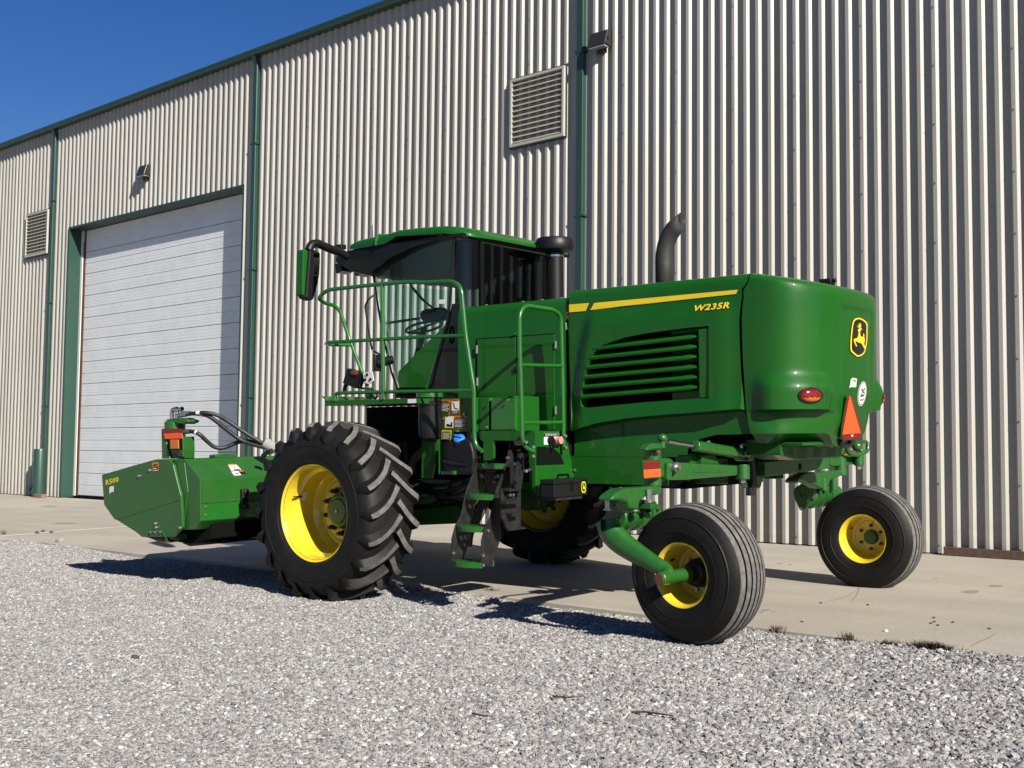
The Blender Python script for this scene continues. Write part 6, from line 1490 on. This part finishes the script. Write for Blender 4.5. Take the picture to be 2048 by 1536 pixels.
# drive tower at the near end
TY_ = -1.98
ST = lambda x, y, d=0: S('E', x, y, y=TY_+d)
b = MB(); b.extr([ST(*q) for q in ((684, 275), (696, 275), (710, 300), (768, 560), (690, 562))], (0, .10, 0)); tw = hp(b, 'drive_tower', 'green_header', smooth=0, bevel=.004)
b = MB(); b.extr([ST(*q, .02) for q in ((720, 350), (890, 352), (895, 470), (892, 562), (770, 562))], (0, .14, 0)); hp(b, 'tower_plate', 'green_header', tw, smooth=0, bevel=.006)
c0, c1 = ST(815, 470, .12), ST(815, 205, .12)
b = MB(); b.cyl(V(c0.x, c0.y, c0.z), V(c0.x, c0.y, c1.z), .105, n=28); mo = hp(b, 'hydraulic_motor', 'green_cast', tw, smooth=40, bevel=.008)
b = MB(); b.extr([ST(*q, .05) for q in ((728, 188), (790, 175), (892, 170), (900, 182), (938, 192), (940, 212), (918, 222), (900, 232), (830, 230), (820, 212), (735, 218))], (0, .14, 0)); hp(b, 'motor_cover', 'green_cast', tw, smooth=0, bevel=.008)
b = MB(); b.extr([ST(*q, .10) for q in ((890, 400), (900, 412), (932, 432), (932, 448), (905, 455), (890, 470))], (0, .06, 0)); hp(b, 'motor_lug', 'green_cast', tw, smooth=0, bevel=.006)
b = MB(); b.extr([ST(*q, -.014) for q in ((692, 277), (884, 274), (882, 314), (706, 320))], (0, .006, 0)); hp(b, 'red_reflector', 'reflect_red', tw, smooth=0)
b = MB(); b.extr([ST(*q, -.014) for q in ((706, 322), (882, 317), (886, 368), (720, 374))], (0, .006, 0)); hp(b, 'orange_reflector', 'fluo_orange', tw, smooth=0)
b = MB(); b.extr([ST(*q, -.03) for q in ((758, 372), (854, 372), (856, 478), (762, 480))], (0, .035, 0)); lb = hp(b, 'marker_lamp', 'black_gloss', tw, smooth=0, bevel=.006)
b = MB(); b.extr([ST(*q, -.042) for q in ((768, 380), (846, 380), (848, 470), (770, 472))], (0, .013, 0)); hp(b, 'amber_lens', 'amber_lens', lb, smooth=0, bevel=.006)
for x in (785, 835):
    a = ST(x, 180, .08); b = MB(); b.tube(arcs([a, V(a.x, a.y, a.z+.09), V(a.x+.09, a.y, a.z+.10)], .03), .022, 8); hp(b, 'hose_fitting', 'chrome', tw, smooth=50)
def SH(x, y, t): return S('E', x, y, y=lerp(-1.90, -1.35, t))
for pts in ([(850, 148, 0), (960, 132, .02), (1110, 120, .1), (1220, 140, .25), (1330, 205, .45), (1480, 310, .65), (1640, 405, .9), (1740, 452, 1)],
            [(880, 128, 0), (1000, 130, .05), (1130, 145, .15), (1220, 210, .3), (1330, 300, .5), (1450, 390, .7), (1600, 440, .85), (1740, 470, 1)],
            [(905, 305, 0), (980, 298, .05), (1050, 325, .1), (1120, 395, .25), (1200, 460, .4), (1290, 462, .55), (1400, 410, .7), (1500, 390, .8), (1620, 415, .9), (1740, 460, 1)]):
    b = MB(); P3 = [SH(*q) for q in pts]; b.tube(arcs(P3, .25, 5), .0205, 10); hz = hp(b, 'hydraulic_hose', 'hose', smooth=60)
    b = MB(); b.tube([P3[0], lerp(P3[0], P3[1], .7)], .025, 10); hp(b, 'hose_ferrule', 'zinc', hz, smooth=50)
    b = MB(); a, c = lerp(P3[1], P3[2], .45), lerp(P3[1], P3[2], .68); b.tube([a, c], .022, 10); hp(b, 'hose_tag', 'white_decal', hz, smooth=50)
b = MB(); c = SH(1715, 455, 1); b.tube([c+V(0, -.05, .05), c+V(.08, .02, -.02)], .058, 12); hp(b, 'hose_sleeve', 'stone_grey', smooth=50)
b = MB(); b.tube(arcs([SE(1660, 540, -1.5), SE(1700, 500, -1.5), SE(1745, 488, -1.5)], .1), .025, 8); hp(b, 'hydraulic_hose', 'hose', smooth=50)
b = MB(); b.tube(arcs([ST(818, 520, -.005), ST(835, 545, -.03), ST(905, 552, .0)], .03), .008, 6); b.obox(ST(915, 535, .1), (.05, .05, .07)); hp(b, 'lamp_cable', 'black_matt', smooth=50)
for x in (1180, 1310):
    b = MB(); c = SE(x, 546, -1.6); b.obox((c.x-.02, -1.45-.2*(x-1180)/130, SE(905, 566, HY0).z+.012), (.10, .22, .03)); hp(b, 'latch_plate', 'green_header', smooth=0, bevel=.004)
# underside: skid shoe, frame, conditioner rolls, cutterbar
b = MB(); rings = []
b.extr([SE(*q, SY+.02) for q in ((540, 1316), (700, 1318), (760, 1362), (770, 1372), (650, 1358), (600, 1338))], (0, .25, 0)); hp(b, 'skid_shoe', 'rust', smooth=0, bevel=.006)
b = MB(); b.tube(arcs([SE(540, 1318, SY-.004), SE(580, 1256, SY-.004), SE(694, 1258, SY-.004), SE(715, 1300, SY-.004), SE(742, 1350, SY-.004)], .03), .006, 6); hp(b, 'skid_bracket', 'green_rail', es, smooth=50)
b = MB(); b.extr([SE(*q, -2.05) for q in ((780, 1316), (1000, 1250), (1180, 1185), (1150, 1330), (960, 1380), (830, 1360))], (0, 3.9, 0)); hp(b, 'lower_frame', 'black_matt', smooth=0)
b = MB(); b.extr([SE(*q, -1.75) for q in ((1115, 1235), (1250, 1205), (1255, 1250), (1180, 1275), (1125, 1262))], (0, .02, 0)); hp(b, 'tilt_link', 'green_rail', smooth=0, bevel=.004)
b = MB(); b.extr([SE(*q, -1.70) for q in ((1220, 1260), (1290, 1228), (1308, 1280), (1260, 1325))], (0, .02, 0)); hp(b, 'link_bracket', 'green_header', smooth=0, bevel=.004)
b = MB(); b.extr([SE(*q, -1.9) for q in ((880, 1372), (1210, 1368), (1200, 1382), (960, 1405))], (0, .6, 0)); hp(b, 'skid_plate', 'black_steel', smooth=0)
xr0 = SE(500, 1300, SY).x
b = MB(); b.box((xr0+.02, -2.2, .47), (xr0+.45, 2.2, .53)); hp(b, 'cutterbar', 'green_header', smooth=0, bevel=.01)
pf = [SE(112, 718), SE(135, 1005)]
b = MB(); b.extr([V(SE(640, 569).x, 0, SE(640, 569).z), V(SE(640, 569).x, 0, SE(640, 569).z-.02), V(SE(112, 718).x+.02, 0, SE(112, 718).z-.02), V(SE(112, 718).x+.02, 0, SE(112, 718).z)], (0, 4.4, 0)); b.v = [p+V(0, -2.2, 0) for p in b.v]; hp(b, 'top_cover', 'green_header', smooth=0)
b = MB(); b.extr([V(p.x, 2.22, p.z) for p in [SE(*q) for q in shield]], (0, .03, 0)); hp(b, 'end_shield', 'green_header', smooth=0)
b = MB(); b.box((-2.25, -2.18, .56), (-1.62, 2.18, 1.16)); hp(b, 'light_gap_block', 'black_matt', smooth=0)  # added unseen block, closes the light gap in the header's shadow
b = MB(); xf_ = SE(112, 718).x+.06; b.extr([V(xf_, -2.19, SE(112, 718).z-.03), V(xf_+.02, -2.19, .80), V(xf_+.25, -2.19, .60), V(xf_+.27, -2.19, .60), V(xf_+.04, -2.19, .81), V(xf_+.02, -2.19, SE(112, 718).z-.03)], (0, 4.38, 0)); hp(b, 'front_light_block', 'black_matt', smooth=0)  # added unseen sheet, keeps sun from leaking through the header
for x, z in ((-1.9, .80), (-1.9, .58)):
    b = MB(); b.cyl((x, -2.0, z), (x, 2.0, z), .11, n=16); hp(b, 'conditioner_roll', 'black_steel', smooth=30)
for y in (-.75, .75):
    b = MB(); b.bar((-1.2, y, .8), (-.2, y, .95), .10, .16); hp(b, 'lift_arm', 'green_header', smooth=0, bevel=.01)

# ================================================================== small things on the ground
def twig(name, pts, lab):
    b = MB(); P = [Vector((p.x, p.y, gz(p.x, p.y)+.022)) for p in pts]; c = P[0].copy(); b.tube([p-c for p in P], [.0055]*(len(P)-1)+[.002], 5)
    o = b.build(name, 'twig', smooth=50); o.location = c; tag(o, lab, 'twig')
twig('dry_twig', [Gd(1262, 1432), Gd(1290, 1432), Gd(1318, 1436), Gd(1346, 1440)], 'thin dark dry twig lying on coarse gravel behind the wheels')
twig('dry_twig', [Gd(1105, 1394), Gd(1130, 1397), Gd(1165, 1396)], 'faint short dry twig lying flat on fine gravel')
twig('dry_twig', [Gd(944, 1436), Gd(965, 1440), Gd(985, 1441)], 'short curved dry twig on gravel behind the big tyre')
def tuft(px, py, n, h, sp, mats, lab):
    c = Gd(px, py, .03); b = MB()
    for i in range(n):
        a = rnd.uniform(0, 2*pi); l_ = h*rnd.uniform(.45, 1); s_ = sp*rnd.uniform(.1, 1); k = V(rnd.gauss(0, sp*.35), rnd.gauss(0, .015), 0)
        tip = k+V(cos(a)*s_, sin(a)*s_*.6, l_); mid = k+V(cos(a)*s_*.4, sin(a)*s_*.3, l_*.65); w_ = V(-sin(a), cos(a), 0)*.0042
        b.add([k-w_, k+w_, mid+w_*.8, mid-w_*.8, tip], [(0, 1, 2, 3), (3, 2, 4)], 0 if rnd.random() < .6 else 1)
    o = b.build('weed_tuft', mats, smooth=0); o.location = (c.x, c.y, gz(c.x, c.y)-.005); tag(o, lab, 'weed')
tuft(1556, 1262, 110, .075, .07, ['dry_weed', 'dry_weed'], 'small brown dry weed at the slab edge beside the caster tyre')
tuft(1697, 1281, 44, .09, .07, ['dry_weed', 'dry_weed'], 'thin wispy dry weed standing at the slab edge')
tuft(1782, 1290, 110, .045, .13, ['green_weed', 'dry_weed'], 'low dark weed patch hugging the slab edge')
tuft(1868, 1300, 300, .065, .17, ['green_weed', 'dry_weed'], 'widest dark weed clump by the crack in the slab edge')
tuft(983, 1186, 60, .07, .10, ['dry_weed', 'green_weed'], 'brown weed at the slab edge in front of the ladder')
tuft(8, 1072, 20, .10, .05, ['green_weed', 'dry_weed'], 'thin weed where the pale joint meets the gravel')
def pebble(px, py, s, lab, m, grp=None, cat='pebble'):
    c = Gd(px, py, .08); c = Gd(px, py, slab_z(c.y) if c.y > EDGE_Y else gz(c.x, c.y)+.012); b = MB(); b.ball((0, 0, 0), 1, 7, 5)
    b.v = [V(p.x*s*rnd.uniform(.85, 1.3), p.y*s*rnd.uniform(.8, 1.2), p.z*s*.7) for p in b.v]; o = b.build('pebble', m, smooth=0); o.location = (c.x, c.y, c.z+s*.5); tag(o, lab, cat, grp)
for px, py in ((1736, 1211), (1868, 1237), (1869, 1245), (1876, 1252), (1906, 1246), (1862, 1248), (1642, 1207), (1604, 1245), (1979, 1259)):
    pebble(px, py, .012, 'dark pebble lying on the pale concrete slab', 'stone_dark', 'pebbles scattered on the slab')
pebble(1772, 1264, .016, 'white pebble lying on the pale concrete slab', 'white_decal')
for px, py in ((74, 1067), (86, 1064), (103, 1066)):
    pebble(px, py, .03, 'dark pebble lying along the pale slab joint', 'stone_dark', 'pebbles along the slab joint')
pebble(122, 1086, .07, 'pale yellow stone chunk at the far slab edge', 'stone_grey')
pebble(270, 1320, .028, 'dark flat stone on the fine gravel', 'stone_dark')
# plank against the foot of the wall, brick by the downspout
p0, p1 = Gd(1891, 1110, .15), Gd(2300, 1136, .15)
b = MB(); L_ = p1.x-p0.x; b.box((0, 0, 0), (L_, .035, .105)); o = b.build('wooden_plank', 'old_wood', smooth=0, bevel=.006); o.location = (p0.x, WY-RDEP-.075, slab_z(13.9)); o.rotation_euler = (0, 0, radians(-.2)); tag(o, 'weathered brown plank lying along the foot of the metal wall', 'plank')
p0 = Gd(76, 996, .14)
b = MB(); b.box((-.16, -.07, 0), (.16, .07, .09)); o = b.build('brick', 'brick_red', smooth=0, bevel=.008); o.location = (p0.x, 13.62, slab_z(13.62)); o.rotation_euler = (0, 0, radians(6)); tag(o, 'reddish brick on the slab beside the green downspout guard', 'brick')
